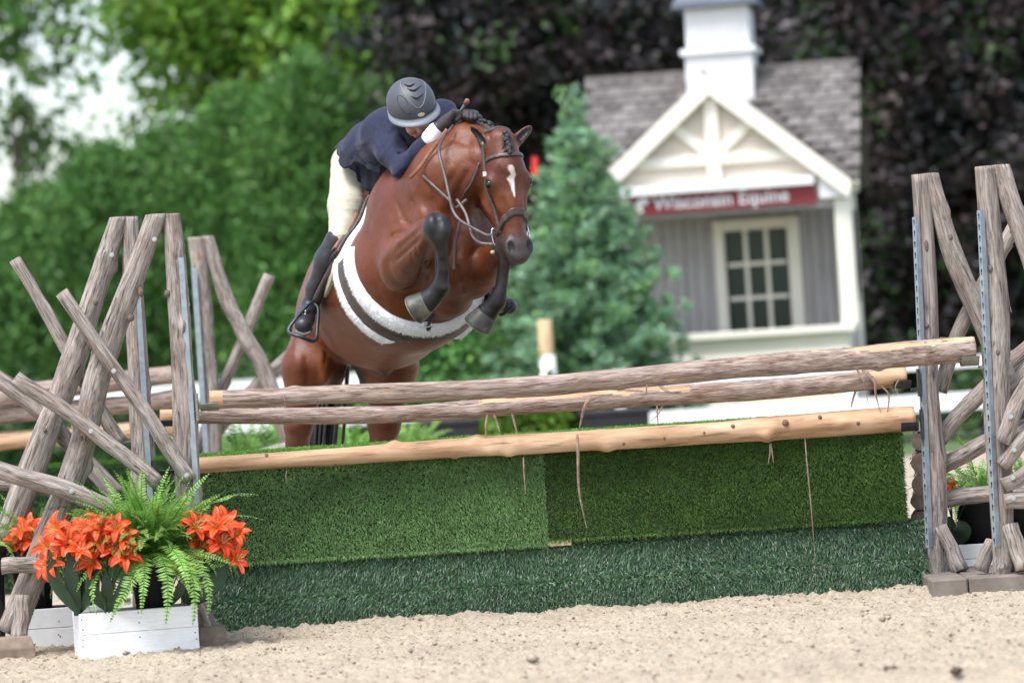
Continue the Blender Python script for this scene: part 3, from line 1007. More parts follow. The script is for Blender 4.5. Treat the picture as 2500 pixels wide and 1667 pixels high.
def track(root, p0, p1, yaw, side, W=.024, D=.026):
    """slotted steel channel from p0 (top) down to p1; side = +1 when its slotted web faces -x"""
    p0, p1 = Vector(p0), Vector(p1)
    L = (p0 - p1).length
    az = (p0 - p1).normalized()
    wd = Vector((-side * math.cos(yaw), -math.sin(yaw), 0)); wd = (wd - az * wd.dot(az)).normalized()
    fd = az.cross(wd)
    if fd.y > 0: fd = -fd
    B = Matrix((wd, fd, az)).transposed().to_4x4()
    M = Matrix.Translation(p1) @ B           # local: x = web normal, y = towards camera, z = up the channel
    mb = MB()
    mb.box((-D, W / 2 - .003, 0), (-.0005, W / 2, L), M)
    mb.box((-D, -W / 2, 0), (-.0005, -W / 2 + .003, L), M)
    n = int(L / .0525)
    for k in range(n):
        z0, z1 = k * L / n, (k + 1) * L / n
        zc, h = (z0 + z1) / 2, (z1 - z0)
        inner = []
        for t in np.linspace(math.radians(-50), math.radians(230), 9):
            inner.append((.0062 * math.cos(t), zc + .008 + .0062 * math.sin(t)))
        inner += [(-.0028, zc - .014), (0, zc - .017), (.0028, zc - .014)]
        m = len(inner)
        outer = []
        for (y, z) in inner:
            dy, dz = y, z - zc
            s = min((W / 2) / abs(dy) if abs(dy) > 1e-6 else 1e9, (h / 2) / abs(dz) if abs(dz) > 1e-6 else 1e9)
            outer.append((dy * s, zc + dz * s))
        V = [M @ Vector((0, y, z)) for y, z in inner + outer]
        F = [(i, (i + 1) % m, m + (i + 1) % m, m + i) for i in range(m)]
        F.append(None)
        F = F[:-1]
        mb.add(V, F)
        # corner triangles of the cell
        for cy, cz in ((W / 2, z0), (W / 2, z1), (-W / 2, z0), (-W / 2, z1)):
            near = sorted(range(m), key=lambda i: (outer[i][0] - cy) ** 2 + (outer[i][1] - cz) ** 2)[:1][0]
            for q in (near, (near + 1) % m, (near - 1) % m):
                pass
        ang = [math.atan2(z - zc, y) for y, z in outer]
        for cy, cz in ((W / 2, z0), (W / 2, z1), (-W / 2, z0), (-W / 2, z1)):
            ca = math.atan2(cz - zc, cy)
            d = [(a - ca + math.pi) % (2 * math.pi) - math.pi for a in ang]
            lo = max((i for i in range(m) if d[i] <= 0), key=lambda i: d[i])
            hi = min((i for i in range(m) if d[i] > 0), key=lambda i: d[i])
            mb.add([M @ Vector((0, *outer[lo])), M @ Vector((0, cy, cz)), M @ Vector((0, *outer[hi]))], [(0, 1, 2)])
    return mb.build('track', M_galv, root)


def cup(root, c, r, sx, mat, plate_x, yaw=0):
    """trough under a pole end; sx = direction along the pole away from the track"""
    mb = MB()
    a = np.linspace(math.radians(200), math.radians(340), 9)
    ln = .085
    V = []
    for rr in (r + .003, r + .007):
        for x in (0, ln * sx):
            V += [(c[0] + x, c[1] + rr * math.cos(t), c[2] + rr * math.sin(t)) for t in a]
    n = len(a)
    F = []
    for i in range(n - 1):
        F += [(i, i + 1, n + i + 1, n + i), (2 * n + i, 3 * n + i, 3 * n + i + 1, 2 * n + i + 1), (i, 2 * n + i, 2 * n + i + 1, i + 1), (n + i, n + i + 1, 3 * n + i + 1, 3 * n + i)]
    F += [(0, n, 3 * n, 2 * n), (n - 1, 3 * n - 1, 4 * n - 1, 2 * n - 1)][:1] + [(n - 1, 3 * n - 1, 4 * n - 1, 2 * n - 1)]
    mb.add(V, F)
    x0, x1 = sorted((plate_x, c[0]))
    mb.box((x0, c[1] - .032, c[2] - r - .022), (x1 + .004, c[1] + .032, c[2] - r - .009))
    mb.box((plate_x - .005, c[1] - .035, c[2] - r - .05), (plate_x + .005, c[1] + .035, c[2] + .035))
    return mb.build('cup', mat, root)


def L2(*ps):
    """list of (px, py, Y) -> world points"""
    return [A(*p) for p in ps]


YA, YB, YC, YD = 20.1, 19.6, 20.25, 19.8
# ---- left near standard
sB = thing('log_standard', 'near left log standard with crossed rails above the orange lilies', 'jump standard', at(478, 1560, YB), 'log standards of the jump')
zt = at(414, 522, YB).z
log('post', L2((414, 515, YB), (440, 800, YB), (458, 1100, YB), (476, 1515, YB)), (.042, .052, .056, .06), sB, seed=1, cut0=zt, knots=4)
log('brace', L2((388, 515, YB - .01), (255, 883, YB - .01), (179, 1140, YB), (25, 1545, YB)), (.046, .062, .063, .066), sB, seed=2, cut0=zt + .002, knots=4)
yl = YB - .105
log('cross_log', L2((147, 716, yl), (338, 978, yl), (462, 1172, yl + .02)), (.031, .034, .036), sB, seed=3, knots=2)
log('cross_log', L2((40, 920, yl), (225, 1055, yl), (388, 1178, yl)), (.034, .036, .037), sB, seed=4, knots=2)
log('cross_log', L2((-60, 1128, yl), (80, 1172, yl), (285, 1246, yl)), (.040, .042, .041), sB, seed=5, knots=3)
log('cross_log', L2((5, 1381, yl), (120, 1379, yl)), (.038, .037), sB, seed=6)
log('foot_log', L2((53, 1452, yl), (47, 1566, yl - .03)), (.038, .042), sB, seed=7)
log('foot_log', L2((452, 1420, YB - .03), (510, 1545, YB - .06)), (.045, .052), sB, seed=8)
for p in ((377, 584), (278, 905), (222, 1052), (455, 1159), (175, 1198), (106, 1366)):
    bolt(sB, at(*p, yl - (.045 if p[0] != 377 else -.035)))


def block(root, pxl, pxr, pyt, pyb, Y, dep, yaw, mat, name='foot_block'):
    a, b = at(pxl, pyt, Y), at(pxr, pyb, Y)
    w, h = b.x - a.x, a.z - b.z
    M = Matrix.Translation(((a.x + b.x) / 2, Y, b.z)) @ Matrix.Rotation(yaw, 4, 'Z')
    mb = MB()
    z0 = -.05 - b.z
    mb.add([M @ Vector(p) for p in ((-w / 2, 0, z0), (w / 2, 0, z0), (w / 2, dep, z0), (-w / 2, dep, z0), (-w / 2, 0, h * .55), (w / 2, 0, h * .55), (w / 2, dep, h * .55), (-w / 2, dep, h * .55), (-w / 2 * .9, .025, h), (w / 2 * .9, .025, h), (w / 2 * .9, dep - .02, h), (-w / 2 * .9, dep - .02, h))],
           [(3, 2, 1, 0), (0, 1, 5, 4), (1, 2, 6, 5), (2, 3, 7, 6), (3, 0, 4, 7), (4, 5, 9, 8), (5, 6, 10, 9), (6, 7, 11, 10), (7, 4, 8, 11), (8, 9, 10, 11)])
    return mb.build(name, mat, root, bevel=.004)


block(sB, -60, 90, 1562, 1614, 19.35, .16, .35, M_block)
block(sB, 486, 556, 1532, 1582, 19.45, .16, .1, M_block)
track(sB, at(449, 628, YB - .045), at(489, 1230, YB - .045), 0, -1, .019)
c1 = at(512, 976, YB - .03)
cup(sB, (c1.x - .045, YB - .03, c1.z), .043, 1, M_galvd, at(483, 1000, YB).x)
# ---- left far standard
sA = thing('log_standard', 'far left log standard standing behind the near left one', 'jump standard', at(340, 1500, YA), 'log standards of the jump')
zt = at(310, 530, YA).z
log('post', L2((316, 522, YA), (335, 915, YA), (345, 1179, YA), (358, 1500, YA)), (.041, .050, .055, .058), sA, seed=11, cut0=zt, knots=3)
log('brace', L2((296, 522, YA - .01), (230, 739, YA), (153, 946, YA), (98, 1085, YA), (-60, 1510, YA)), (.044, .058, .061, .062, .064), sA, seed=12, cut0=zt + .002, knots=3)
yl = YA + .10
log('cross_log', L2((34, 634, yl), (143, 819, yl), (210, 940, yl), (300, 1080, yl)), (.028, .031, .033, .034), sA, seed=13, knots=2)
log('cross_log', L2((-60, 885, yl), (80, 985, yl), (166, 1085, yl), (292, 1210, yl)), (.038, .041, .042, .042), sA, seed=14, knots=2)
log('cross_log', L2((-60, 1165, yl), (120, 1195, yl), (320, 1262, yl)), .04, sA, seed=15)
block(sA, -120, 0, 1520, 1560, YA, .16, .1, M_block)
block(sA, 320, 400, 1490, 1540, YA - .05, .16, .1, M_block)
log('foot_log', L2((345, 1370, YA), (362, 1500, YA - .03)), (.045, .05), sA, seed=16)
track(sA, at(343, 700, YA - .04), at(375, 1230, YA - .04), 0, -1, .019)
c2, c3 = at(391, 1020, YA - .02), at(395, 1140, YA - .02)
cup(sA, (c2.x - .01, YA - .02, c2.z), .037, 1, M_black, at(373, 1030, YA).x)
cup(sA, (c3.x - .01, YA - .02, c3.z), .042, 1, M_black, at(378, 1150, YA).x)
bolt(sA, at(273, 622, YA - .075))
# ---- right far standard
sC = thing('log_standard', 'far right log standard holding the peeled pole at the hut side', 'jump standard', at(2280, 1410, YC), 'log standards of the jump')
zt = at(2243, 426, YC).z
log('post', L2((2243, 416, YC), (2266, 795, YC), (2270, 933, YC), (2284, 1140, YC), (2290, 1290, YC), (2288, 1404, YC)), (.046, .046, .047, .05, .054, .047), sC, seed=21, cut0=zt, knots=2)
log('brace', L2((2270, 412, YC), (2312, 586, YC), (2385, 761, YC + .02), (2480, 985, YC + .06)), (.038, .048, .052, .055), sC, seed=22, cut0=zt + .002, knots=4)
yl = YC + .10
log('cross_log', L2((2500, 505, yl), (2365, 761, yl), (2292, 955, yl)), (.034, .036, .036), sC, seed=23)
log('cross_log', L2((2560, 800, yl + .03), (2398, 958, yl), (2292, 1072, yl)), (.04, .039, .037), sC, seed=24, knots=1)
log('cross_log', L2((2560, 1015, yl + .05), (2402, 1086, yl), (2292, 1140, yl)), (.041, .041, .040), sC, seed=25, knots=1)
log('cross_log', L2((2560, 1200, yl), (2410, 1206, yl), (2292, 1216, yl)), (.042, .042, .042), sC, seed=26, knots=1)
log('foot_log', L2((2296, 1286, YC - .05), (2346, 1394, YC - .12)), (.03, .042), sC, seed=27)
track(sC, at(2231, 530, YC - .055), at(2264, 1336, YC - .07), math.radians(38), 1)
e2, e3 = at(2212, 920, YC - .05), at(2232, 1018, YC - .05)
cup(sC, (e2.x + .02, YC - .05, e2.z), .047, -1, M_black, at(2240, 930, YC).x)
cup(sC, (e3.x + .015, YC - .05, e3.z), .06, -1, M_black, at(2248, 1040, YC).x)
# ---- right near standard
sD = thing('log_standard', 'near right log standard cut by the right picture edge', 'jump standard', at(2448, 1410, YD), 'log standards of the jump')
zt = at(2405, 406, YD).z
log('post', L2((2405, 396, YD), (2428, 712, YD), (2431, 974, YD), (2446, 1327, YD), (2448, 1406, YD)), (.050, .055, .06, .052, .042), sD, seed=31, cut0=zt, knots=3)
log('brace', L2((2436, 392, YD), (2493, 566, YD), (2590, 830, YD), (2660, 1060, YD)), (.040, .052, .055, .056), sD, seed=32, cut0=zt + .002, knots=3)
yl = YD - .09
for i, (a_, b_) in enumerate((((2446, 1080), (2540, 870)), ((2446, 1138), (2560, 1010)), ((2450, 1186), (2570, 1110)), ((2452, 1228), (2580, 1210)))):
    log('cross_log', L2((*a_, yl), (*b_, yl)), (.037, .038), sD, seed=33 + i)
for p in ((2468, 1017), (2476, 1098), (2473, 1166), (2474, 1216)):
    bolt(sD, at(*p, yl - .042))
log('cross_log', L2((2560, 830, YD + .1), (2420, 1010, YD + .1)), .035, sD, seed=38)
log('foot_log', L2((2470, 1280, YD - .05), (2498, 1392, YD - .11)), (.036, .042), sD, seed=39)
log('foot_log', L2((2420, 1318, YD + .02), (2396, 1392, YD + .05)), (.03, .036), sD, seed=40)
log('foot_log', L2((2455, 1300, YD + .08), (2470, 1392, YD + .12)), (.03, .036), sD, seed=41)
track(sD, at(2389, 514, YD - .06), at(2428, 1334, YD - .075), math.radians(38), 1)
e1 = at(2377, 857, YD - .02)
cup(sD, (e1.x + .02, YD - .02, e1.z), .062, -1, M_galvd, at(2400, 870, YD).x)
for (xa, xb, lab) in ((2272, 2361, 'left piece'), (2362, 2620, 'right piece')):
    a_, b_ = at(xa, 1396 - (xa - 2270) * .064, YD - .1), at(xb, 1432 - (xb - 2270) * .064, YD - .1)
    MB().box((a_.x, YD - .14, -.05), (b_.x, YD + .75, .078)).build('base_beam', M_blockp, sD, bevel=.008)

# ------------------------------------------------------------------ poles
M_bare = [M_barkr, M_cutpale, M_peeled]


def strip(parent, pts, w, twist=0.0, name='bark_strip'):
    P = spline(np.array(pts), 12)
    s = np.linspace(0, 1, 12)
    ww = w * np.interp(s, [0, .1, .6, 1], [.6, 1, .9, .3])
    T, N, B = frames(P, (0, -1, 0))
    an = twist * s
    d = np.cos(an)[:, None] * B + np.sin(an)[:, None] * N
    nn = np.cos(an)[:, None] * N - np.sin(an)[:, None] * B
    V = np.concatenate([P - d * ww[:, None], P + d * ww[:, None], P + d * ww[:, None] * .8 + nn * .002, P - d * ww[:, None] * .8 + nn * .002])
    F = []
    for i in range(11):
        for a_, b_ in ((0, 1), (1, 2), (2, 3), (3, 0)):
            F.append((a_ * 12 + i, b_ * 12 + i, b_ * 12 + i + 1, a_ * 12 + i + 1))
    return obj(name, mesh(name, V, F, M_strip, True), parent)


M_strip = mat_noise('bark_strip', [(.3, (.17, .10, .07)), (.7, (.36, .25, .19))], 30, .8)
YP1a, YP1b = YB - .03, YD - .02
r1 = thing('log_pole', 'topmost rough bark pole in front of the horse', 'jump pole', at(1400, 930, 19.7), 'poles of the jump')


def lerpY(px, a, b, ya, yb): return ya + (yb - ya) * (px - a) / (b - a)


log('pole_wood', [A(x, y, lerpY(x, 512, 2377, YP1a, YP1b)) for x, y in ((512, 976), (900, 956), (1350, 937), (1750, 902), (2080, 876), (2378, 856))], (.041, .045, .048, .051, .055, .063), r1, M_bare, 51, n=34, seglen=.02, bend=.012, knots=7, bark=.035,
    bare=lambda s, a: ((s > .80) & (a > .25) & (a < .95)) | ((s < .012) & (a > -1)) | ((s > .74) & (s < .8) & (a > .3) & (a < .55)))
r2 = thing('log_pole', 'middle bark pole with a stripped pale top and hanging bark', 'jump pole', at(1300, 985, 20.1), 'poles of the jump')
log('pole_wood', [A(x, y, lerpY(x, 391, 2212, YA - .02, YC - .05)) for x, y in ((391, 1022), (896, 1013), (1350, 984), (1808, 951), (2212, 918))], (.037, .041, .045, .047, .047), r2, M_bare, 52, n=34, seglen=.02, bend=.012, knots=6, bark=.035,
    bare=lambda s, a: ((s > .40) & (s < .672) & (a > -1) & (a < .95)) | (s > .945) | ((s < .02) & (a > -1)))
r3 = thing('log_pole', 'lowest pole of peeled yellow wood lying against the turf', 'jump pole', at(1300, 1085, 20.1), 'poles of the jump')
log('pole_wood', [A(x, y, lerpY(x, 395, 2232, YA - .02, YC - .05)) for x, y in ((424, 1137), (896, 1111), (1343, 1084), (1808, 1050), (2232, 1019))], (.039, .042, .050, .053, .061), r3, [M_peeled, M_cutpale, M_peeled], 53, n=34, seglen=.02, bend=.014, knots=14, bark=.02, flakes=0)
M_knot = mat_noise('dark_knot', [(.3, (.07, .045, .03)), (.7, (.20, .13, .085))], 60, .8)
kme = MB().tube([(0, .012, 0), (0, -.004, 0), (0, -.007, 0)], (.016, .014, .008), 10).tube([(0, -.006, 0), (0, -.0085, 0)], (.006, .005), 8).me('knot', M_knot, True)
for (x, y, s) in ((652, 1112, 1.0), (780, 1102, .8), (925, 1101, .9), (585, 1142, .7), (1178, 1072, .8), (1522, 1082, .8), (1621, 1069, .8), (1718, 1056, .75), (1788, 1039, .8), (1916, 1030, 1.25), (2000, 1016, .75), (2093, 1033, .7), (1197, 1100, .7), (820, 1143, .8)):
    Yp = lerpY(x, 395, 2232, YA - .02, YC - .05)
    c = A(x, y, Yp)
    fx = (x - 395) / 1837
    cy = np.interp(x, (395, 896, 1343, 1808, 2232), (1139, 1111, 1084, 1050, 1019)); rad = np.interp(x, (395, 896, 1343, 1808, 2232), (.039, .042, .050, .053, .061))
    off = np.clip((cy - y) / 510 / rad, -.92, .92)
    th = math.asin(off)
    obj('knot', kme, r3, Matrix.Translation((c[0], Yp - rad * math.cos(th) * .97, A(x, cy, Yp)[2] + rad * off * .97)) @ Matrix.Rotation(-th, 4, 'X') @ Matrix.Scale(s * .85, 4))


def S(parent, pts, Y, w, tw=0):
    strip(parent, [A(x, y, Y + dy) for x, y, dy in pts], w, tw)


S(r2, [(1455, 970, 0), (1436, 978, -.01), (1424, 1005, -.015), (1414, 1050, -.005)], YA - .06, .010, .4)
S(r2, [(1409, 1060, 0), (1411, 1108, -.005), (1414, 1200, -.01), (1432, 1288, -.01)], YA - .075, .008, .8)
S(r2, [(1190, 1012, 0), (1186, 1040, 0), (1187, 1068, 0)], YA - .04, .006)
S(r2, [(1206, 1012, 0), (1216, 1040, 0), (1222, 1064, 0)], YA - .04, .006, .8)
S(r2, [(1250, 1010, 0), (1258, 1040, 0), (1263, 1060, 0)], YA - .04, .006)
S(r2, [(1604, 990, 0), (1605, 1012, 0), (1607, 1040, 0)], YA - .03, .0045)
S(r2, [(1618, 990, 0), (1606, 1012, 0), (1588, 1028, 0)], YA - .03, .003, 1)
S(r2, [(1610, 940, 0), (1625, 952, -.01), (1645, 961, -.005)], YA - .05, .009, 1)
S(r2, [(2092, 902, 0), (2108, 930, -.01), (2112, 955, -.01), (2120, 985, -.01)], YC - .11, .006, 2)
S(r2, [(2105, 902, 0), (2135, 930, -.01), (2138, 965, -.015), (2150, 1008, -.02)], YC - .11, .010, 1.4)
S(r2, [(2090, 950, 0), (2082, 975, 0), (2078, 995, 0)], YC - .08, .006, .4)
S(r2, [(2150, 940, 0), (2170, 965, 0), (2165, 1015, 0)], YC - .09, .005, .4)
S(r2, [(2195, 925, 0), (2186, 945, 0), (2193, 962, 0)], YC - .1, .004, .8)
S(r3, [(1965, 1070, 0), (1972, 1150, 0), (1982, 1260, 0), (1990, 1372, 0)], YC - .115, .0035, .5)
S(r3, [(1880, 1082, 0), (1880, 1105, 0), (1875, 1133, 0)], YC - .1, .005, .6)
S(r3, [(1882, 1082, 0), (1886, 1110, 0), (1888, 1130, 0)], YC - .1, .004, .6)
S(r3, [(1278, 1115, 0), (1279, 1150, 0), (1283, 1206, 0)], YA - .04, .004, .3)
S(r3, [(700, 1150, 0), (698, 1165, 0), (704, 1182, 0)], YA - .05, .0025, .3)
S(r1, [(1580, 938, 0), (1578, 952, 0), (1579, 966, 0)], YP1a, .004, .3)
S(r1, [(690, 955, 0), (694, 975, -.04), (698, 1000, -.045)], YP1a - .005, .002, .2)

M_bknot = mat_noise('bark_knot', [(.3, (.07, .05, .038)), (.7, (.19, .14, .105))], 40, .85, .4)
bk = MB().tube([(0, .02, 0), (0, -.002, 0), (0, -.006, 0)], (.016, .013, .008), 9).tube([(0, -.0055, 0), (0, -.009, 0)], (.006, .004), 6).me('knot', M_bknot, True)
for root_, px, py, Y, rr, sx_, sz_ in ((sB, 408, 716, YB, .046, 1.0, 1.1), (sB, 428, 622, YB, .044, .9, 2.4), (sB, 440, 830, YB, .05, .7, .8), (sB, 343, 712, YB - .01, .055, 1.0, 1.6), (sB, 318, 775, YB - .01, .056, 1.1, 1.3), (sB, 200, 1070, YB, .06, .8, 1.0),
                                       (sA, 232, 738, YA - .01, .055, .9, 1.1), (sA, 338, 880, YA, .046, .8, 1.4), (sA, 110, 1050, YA, .06, .8, 1), (sC, 2262, 600, YC, .045, .7, 2.2), (sC, 2263, 795, YC, .045, .8, 1.0), (sC, 2320, 580, YC, .046, 1, 1.3),
                                       (sD, 2418, 655, YD, .055, .8, 1.2), (sD, 2436, 860, YD, .06, .8, 1.1), (sD, 2440, 1150, YD, .055, .7, 1.3)):
    obj('knot', bk, root_, Matrix.Translation(at(px, py, Y - rr * .93)) @ Matrix.Diagonal((sx_, .8, sz_, 1)))

# ------------------------------------------------------------------ turf boxes
M_mat = mat_noise('turf_backing', [(.3, (.012, .022, .010)), (.7, (.025, .045, .018))], 40, .95)


def blades(P, D, L, W, cols, seed, cv=.3):
    """thin grass blades (one bent strip each) rooted at P, leaning along D"""
    r = np.random.default_rng(seed)
    n = len(P)
    D = unit(D)
    l = L * r.uniform(.55, 1.25, (n, 1)); w = W * r.uniform(.7, 1.3, (n, 1))
    s = unit(np.cross(D, r.normal(0, 1, (n, 3))))
    g = np.array((0, 0, -1.0)) * l * .18
    V = np.stack([P - s * w / 2, P + s * w / 2, P + D * l * .6 + s * w * .35, P + D * l * .6 - s * w * .35, P + D * l + g], 1)
    b = np.arange(n)[:, None] * 5
    F = np.concatenate([b + np.array([0, 1, 2]), b + np.array([0, 2, 3]), b + np.array([3, 2, 4])])
    base = np.asarray(cols, float)[r.integers(0, len(cols), n)]
    c = base * r.uniform(1 - cv, 1 + cv, (n, 1)) * r.uniform(.92, 1.08, (n, 3))
    return V.reshape(-1, 3), F, np.repeat(c, 5, 0)


def turf(root, parts, mat=None):
    V, F, c = join(parts)
    o = obj('turf', mesh('turf', V, F, mat or M_turf, False, colr=c), root)
    o['kind'] = 'stuff'


YT = 20.20


def rnd(n, a, b, seed): return np.random.default_rng(seed).uniform(a, b, n)


def upper_box(x0, x1, zb, label, cols, seed, n):
    root = thing('turf_wall', label, 'jump wall', ((x0 + x1) / 2, YT, zb), 'turf covered walls of the jump')
    MB().box((x0, YT, zb), (x1, YT + .72, .85)).build('wall_body', M_mat, root)
    r = np.random.default_rng(seed)
    w = x1 - x0
    P = np.stack([r.uniform(x0, x1, n), np.full(n, YT), r.uniform(zb, .85, n)], -1)
    patch = fbm(np.stack([P[:, 0] * 3, P[:, 2] * 3, 0 * P[:, 0]], -1) + seed, 2)
    D = r.normal(0, .38, (n, 3)) + np.array((0, -.9, -.25)) + np.stack([(patch - .5) * 1.2, 0 * patch, -(patch - .5)], -1)
    a_ = blades(P, D, .019, .0045, cols, seed)
    m = 12000
    P = np.stack([r.uniform(x0, x1, m), YT + .72 * r.uniform(0, 1, m), np.full(m, .85)], -1)
    b_ = blades(P, r.normal(0, .25, (m, 3)) + np.array((0, -.2, 1)), .024, .005, [(0.143, 0.352, 0.0495), (0.187, 0.407, 0.077)], seed + 1)
    k = 1500
    sx = x1 if x1 > 1 else x0
    P = np.stack([np.full(k, sx), r.uniform(YT, YT + .3, k), r.uniform(zb, .85, k)], -1)
    c_ = blades(P, r.normal(0, .4, (k, 3)) + np.array((1 if x1 > 1 else -1, -.3, -.2)), .026, .0045, cols, seed + 2)
    k = 2500
    P = np.stack([r.uniform(x0, x1, k), np.full(k, YT - .002), np.full(k, zb + .004)], -1)
    d_ = blades(P, r.normal(0, .35, (k, 3)) + np.array((0, -.4, -.8)), .022, .004, cols, seed + 3)
    turf(root, [a_, b_, c_, d_])
    return root


XL, XS, XR = A(478, 1250, YT)[0], A(1334, 1250, YT)[0], A(2206, 1200, YT)[0]
upper_box(XL, XS - .0012, .338, 'lighter green turf wall left of the seam under the poles', [(0.169, 0.325, 0.1014), (0.2145, 0.3705, 0.1365), (0.1365, 0.2665, 0.078), (0.273, 0.403, 0.195)], 11, 60000)
ur = upper_box(XS + .0012, XR, .352, 'darker olive turf wall right of the seam under the poles', [(0.0768, 0.1536, 0.0312), (0.0984, 0.1824, 0.0432), (0.06, 0.1248, 0.0264)], 15, 60000)
MB().box((XS + .004, YT - .006, .325), (XS + .11, YT + .3, .349)).build('plank', M_stakew, ur)
M_turfs = mat_attr('shaggy_turf_blade', .42, 3, .25, trans=.1, spec=.55)


def lower_box(x0, x1, label, seed, n):
    root = thing('turf_base', label, 'jump base', ((x0 + x1) / 2, YT, -.03), 'shaggy turf bases of the jump')
    MB().box((x0, YT + .03, -.05), (x1, YT + .8, .318)).build('base_body', M_mat, root)
    MB().box((x0, YT - .055, -.05), (x1, YT + .028, .155)).build('base_step', M_mat, root)
    r = np.random.default_rng(seed)
    ps = []
    cols = [(.115, .225, .115), (.085, .180, .085), (.165, .265, .160), (.27, .34, .26), (.095, .195, .085)]
    for (zl, zh, y, nn, L, dz) in ((.14, .318, YT + .03, n, .033, -.75), (-.02, .155, YT - .055, n, .030, -.45)):
        P = np.stack([r.uniform(x0, x1, nn), np.full(nn, y), r.uniform(zl, zh, nn)], -1)
        patch = fbm(np.stack([P[:, 0] * 2.4, P[:, 2] * 6, 0 * P[:, 0]], -1) + seed, 3)
        D = r.normal(0, .48, (nn, 3)) + np.stack([(patch - .5) * 3.0 - .25, -.55 + 0 * patch, dz + (patch - .5) * 1.2], -1)
        ps.append(blades(P, D, L, .0046, cols, seed + nn % 7, .4))
    m = 3000
    P = np.stack([r.uniform(x0, x1, m), r.uniform(YT - .055, YT + .02, m), np.full(m, .155)], -1)
    ps.append(blades(P, r.normal(0, .4, (m, 3)) + np.array((-.2, -.8, .4)), .045, .0055, cols, seed + 9, .4))
    P = np.stack([r.uniform(x0, x1, m), r.uniform(YT + .03, YT + .06, m), np.full(m, .318)], -1)
    ps.append(blades(P, r.normal(0, .4, (m, 3)) + np.array((-.1, -.8, .2)), .05, .0055, cols, seed + 10, .4))
    turf(root, ps, M_turfs)


XL2, XR2 = A(505, 1500, YT)[0], A(2262, 1440, YT)[0]
lower_box(XL2, XS - .01, 'shaggy blue-green turf base under the lighter wall', 31, 27000)
lower_box(XS + .0, XR2, 'shaggy blue-green turf base under the darker wall', 35, 27000)

# ------------------------------------------------------------------ second jump behind, on the left
YR = 26.0
sE = thing('log_standard', 'blurred log standard farther back, left of the horse', 'jump standard', at(520, 1250, YR), 'log standards of the jump behind')
zt = at(490, 578, YR).z
log('post', L2((482, 568, YR), (500, 800, YR), (510, 957, YR), (524, 1330, YR)), (.052, .056, .058, .06), sE, seed=61, cut0=zt, seglen=.05, n=20)
log('brace', L2((500, 568, YR), (547, 718, YR), (596, 817, YR), (660, 935, YR), (780, 1320, YR)), (.036, .046, .05, .05, .05), sE, seed=62, cut0=zt + .002, seglen=.05, n=20)
log('cross_log', L2((656, 670, YR + .1), (610, 792, YR + .1), (551, 935, YR + .1), (470, 1120, YR + .1)), .035, sE, seed=63, seglen=.05, n=18)
log('cross_log', L2((800, 790, YR + .1), (700, 880, YR + .1), (560, 1010, YR + .1), (500, 1080, YR + .1)), .045, sE, seed=64, seglen=.05, n=18)
log('cross_log', L2((760, 1080, YR - .1), (640, 1110, YR - .1), (520, 1150, YR - .1)), .042, sE, seed=65, seglen=.05, n=18)
track(sE, at(467, 655, YR - .06), at(500, 1150, YR - .06), 0, 1, .034, .034)
block(sE, 480, 580, 1320, 1380, YR, .2, 0, M_block)
for i, (pts, rad, mats, lab, Y) in enumerate((
        (((-60, 985), (96, 956), (300, 932), (462, 910)), .060, [M_barkr, M_cut], 'upper dark pole of the jump behind, beyond the left standards', YR - .12),
        (((-60, 1024), (150, 1002), (367, 978), (468, 966)), .054, [M_barkr, M_cut], 'lower dark pole of the jump behind, beyond the left standards', YR - .10),
        (((-60, 1090), (120, 1070), (280, 1054), (470, 1036)), .056, [M_peeled, M_cutpale], 'peeled yellow pole of the jump behind, beyond the left standards', YR - .08))):
    rp = thing('log_pole', lab, 'jump pole', A(*pts[1], Y), 'poles of the jump behind')
    log('pole_wood', [A(x, y, Y) for x, y in pts], rad, rp, mats, 70 + i, n=20, seglen=.05)
rb = thing('turf_wall', 'dark green turf wall of the jump behind, seen between the crossed logs', 'jump wall', (-4, YR, 0), 'turf covered walls of the jump behind')
x0, x1 = A(-220, 1150, YR)[0], A(470, 1150, YR)[0]
MB().box((x0, YR, -.05), (x1, YR + .7, .72)).build('wall_body', M_mat, rb)
r = np.random.default_rng(5)
n = 26000
P = np.stack([r.uniform(x0, x1, n), np.full(n, YR), r.uniform(0, .72, n)], -1)
P2 = np.stack([r.uniform(x0, x1, 5000), r.uniform(YR, YR + .7, 5000), np.full(5000, .72)], -1)
turf(rb, [blades(P, r.normal(0, .4, (n, 3)) + np.array((0, -.8, -.4)), .026, .008, [(.055, .14, .045), (.07, .16, .055)], 3), blades(P2, r.normal(0, .3, (5000, 3)) + np.array((0, -.2, 1)), .026, .008, [(.10, .24, .03)], 4)])

M_cutdark = mat_noise('grey_log_end', [(.3, (.10, .075, .06)), (.7, (.17, .13, .105))], 25, .9)
# stacked logs seen end-on beside the right far post
lw = thing('log_stack', 'stack of four dark logs seen end-on beside the far right post', 'logs', at(2252, 1300, 20.9))
for i, (y, rr) in enumerate(((1075, .050), (1129, .054), (1180, .050), (1222, .048))):
    p = A(2250, y, 20.75)
    log('log', [p, p + np.array((.10, .9, 0)), p + np.array((.20, 1.8, 0))], rr, lw, [M_cutdark, M_cutdark], 90 + i, n=18, seglen=.1)
log('log', [A(2250, 1275, 20.75), A(2250, 1275, 20.75) + np.array((.20, 1.8, 0))], .052, lw, [M_cutdark, M_cutdark], 95, n=18, seglen=.1)
log('log', [A(2252, 1328, 20.75), A(2252, 1328, 20.75) + np.array((.20, 1.8, 0))], .054, lw, [M_cutdark, M_cutdark], 96, n=18, seglen=.1)
log('log', [A(2254, 1384, 20.75), A(2254, 1384, 20.75) + np.array((.20, 1.8, 0))], .058, lw, [M_cutdark, M_cutdark], 97, n=18, seglen=.1)
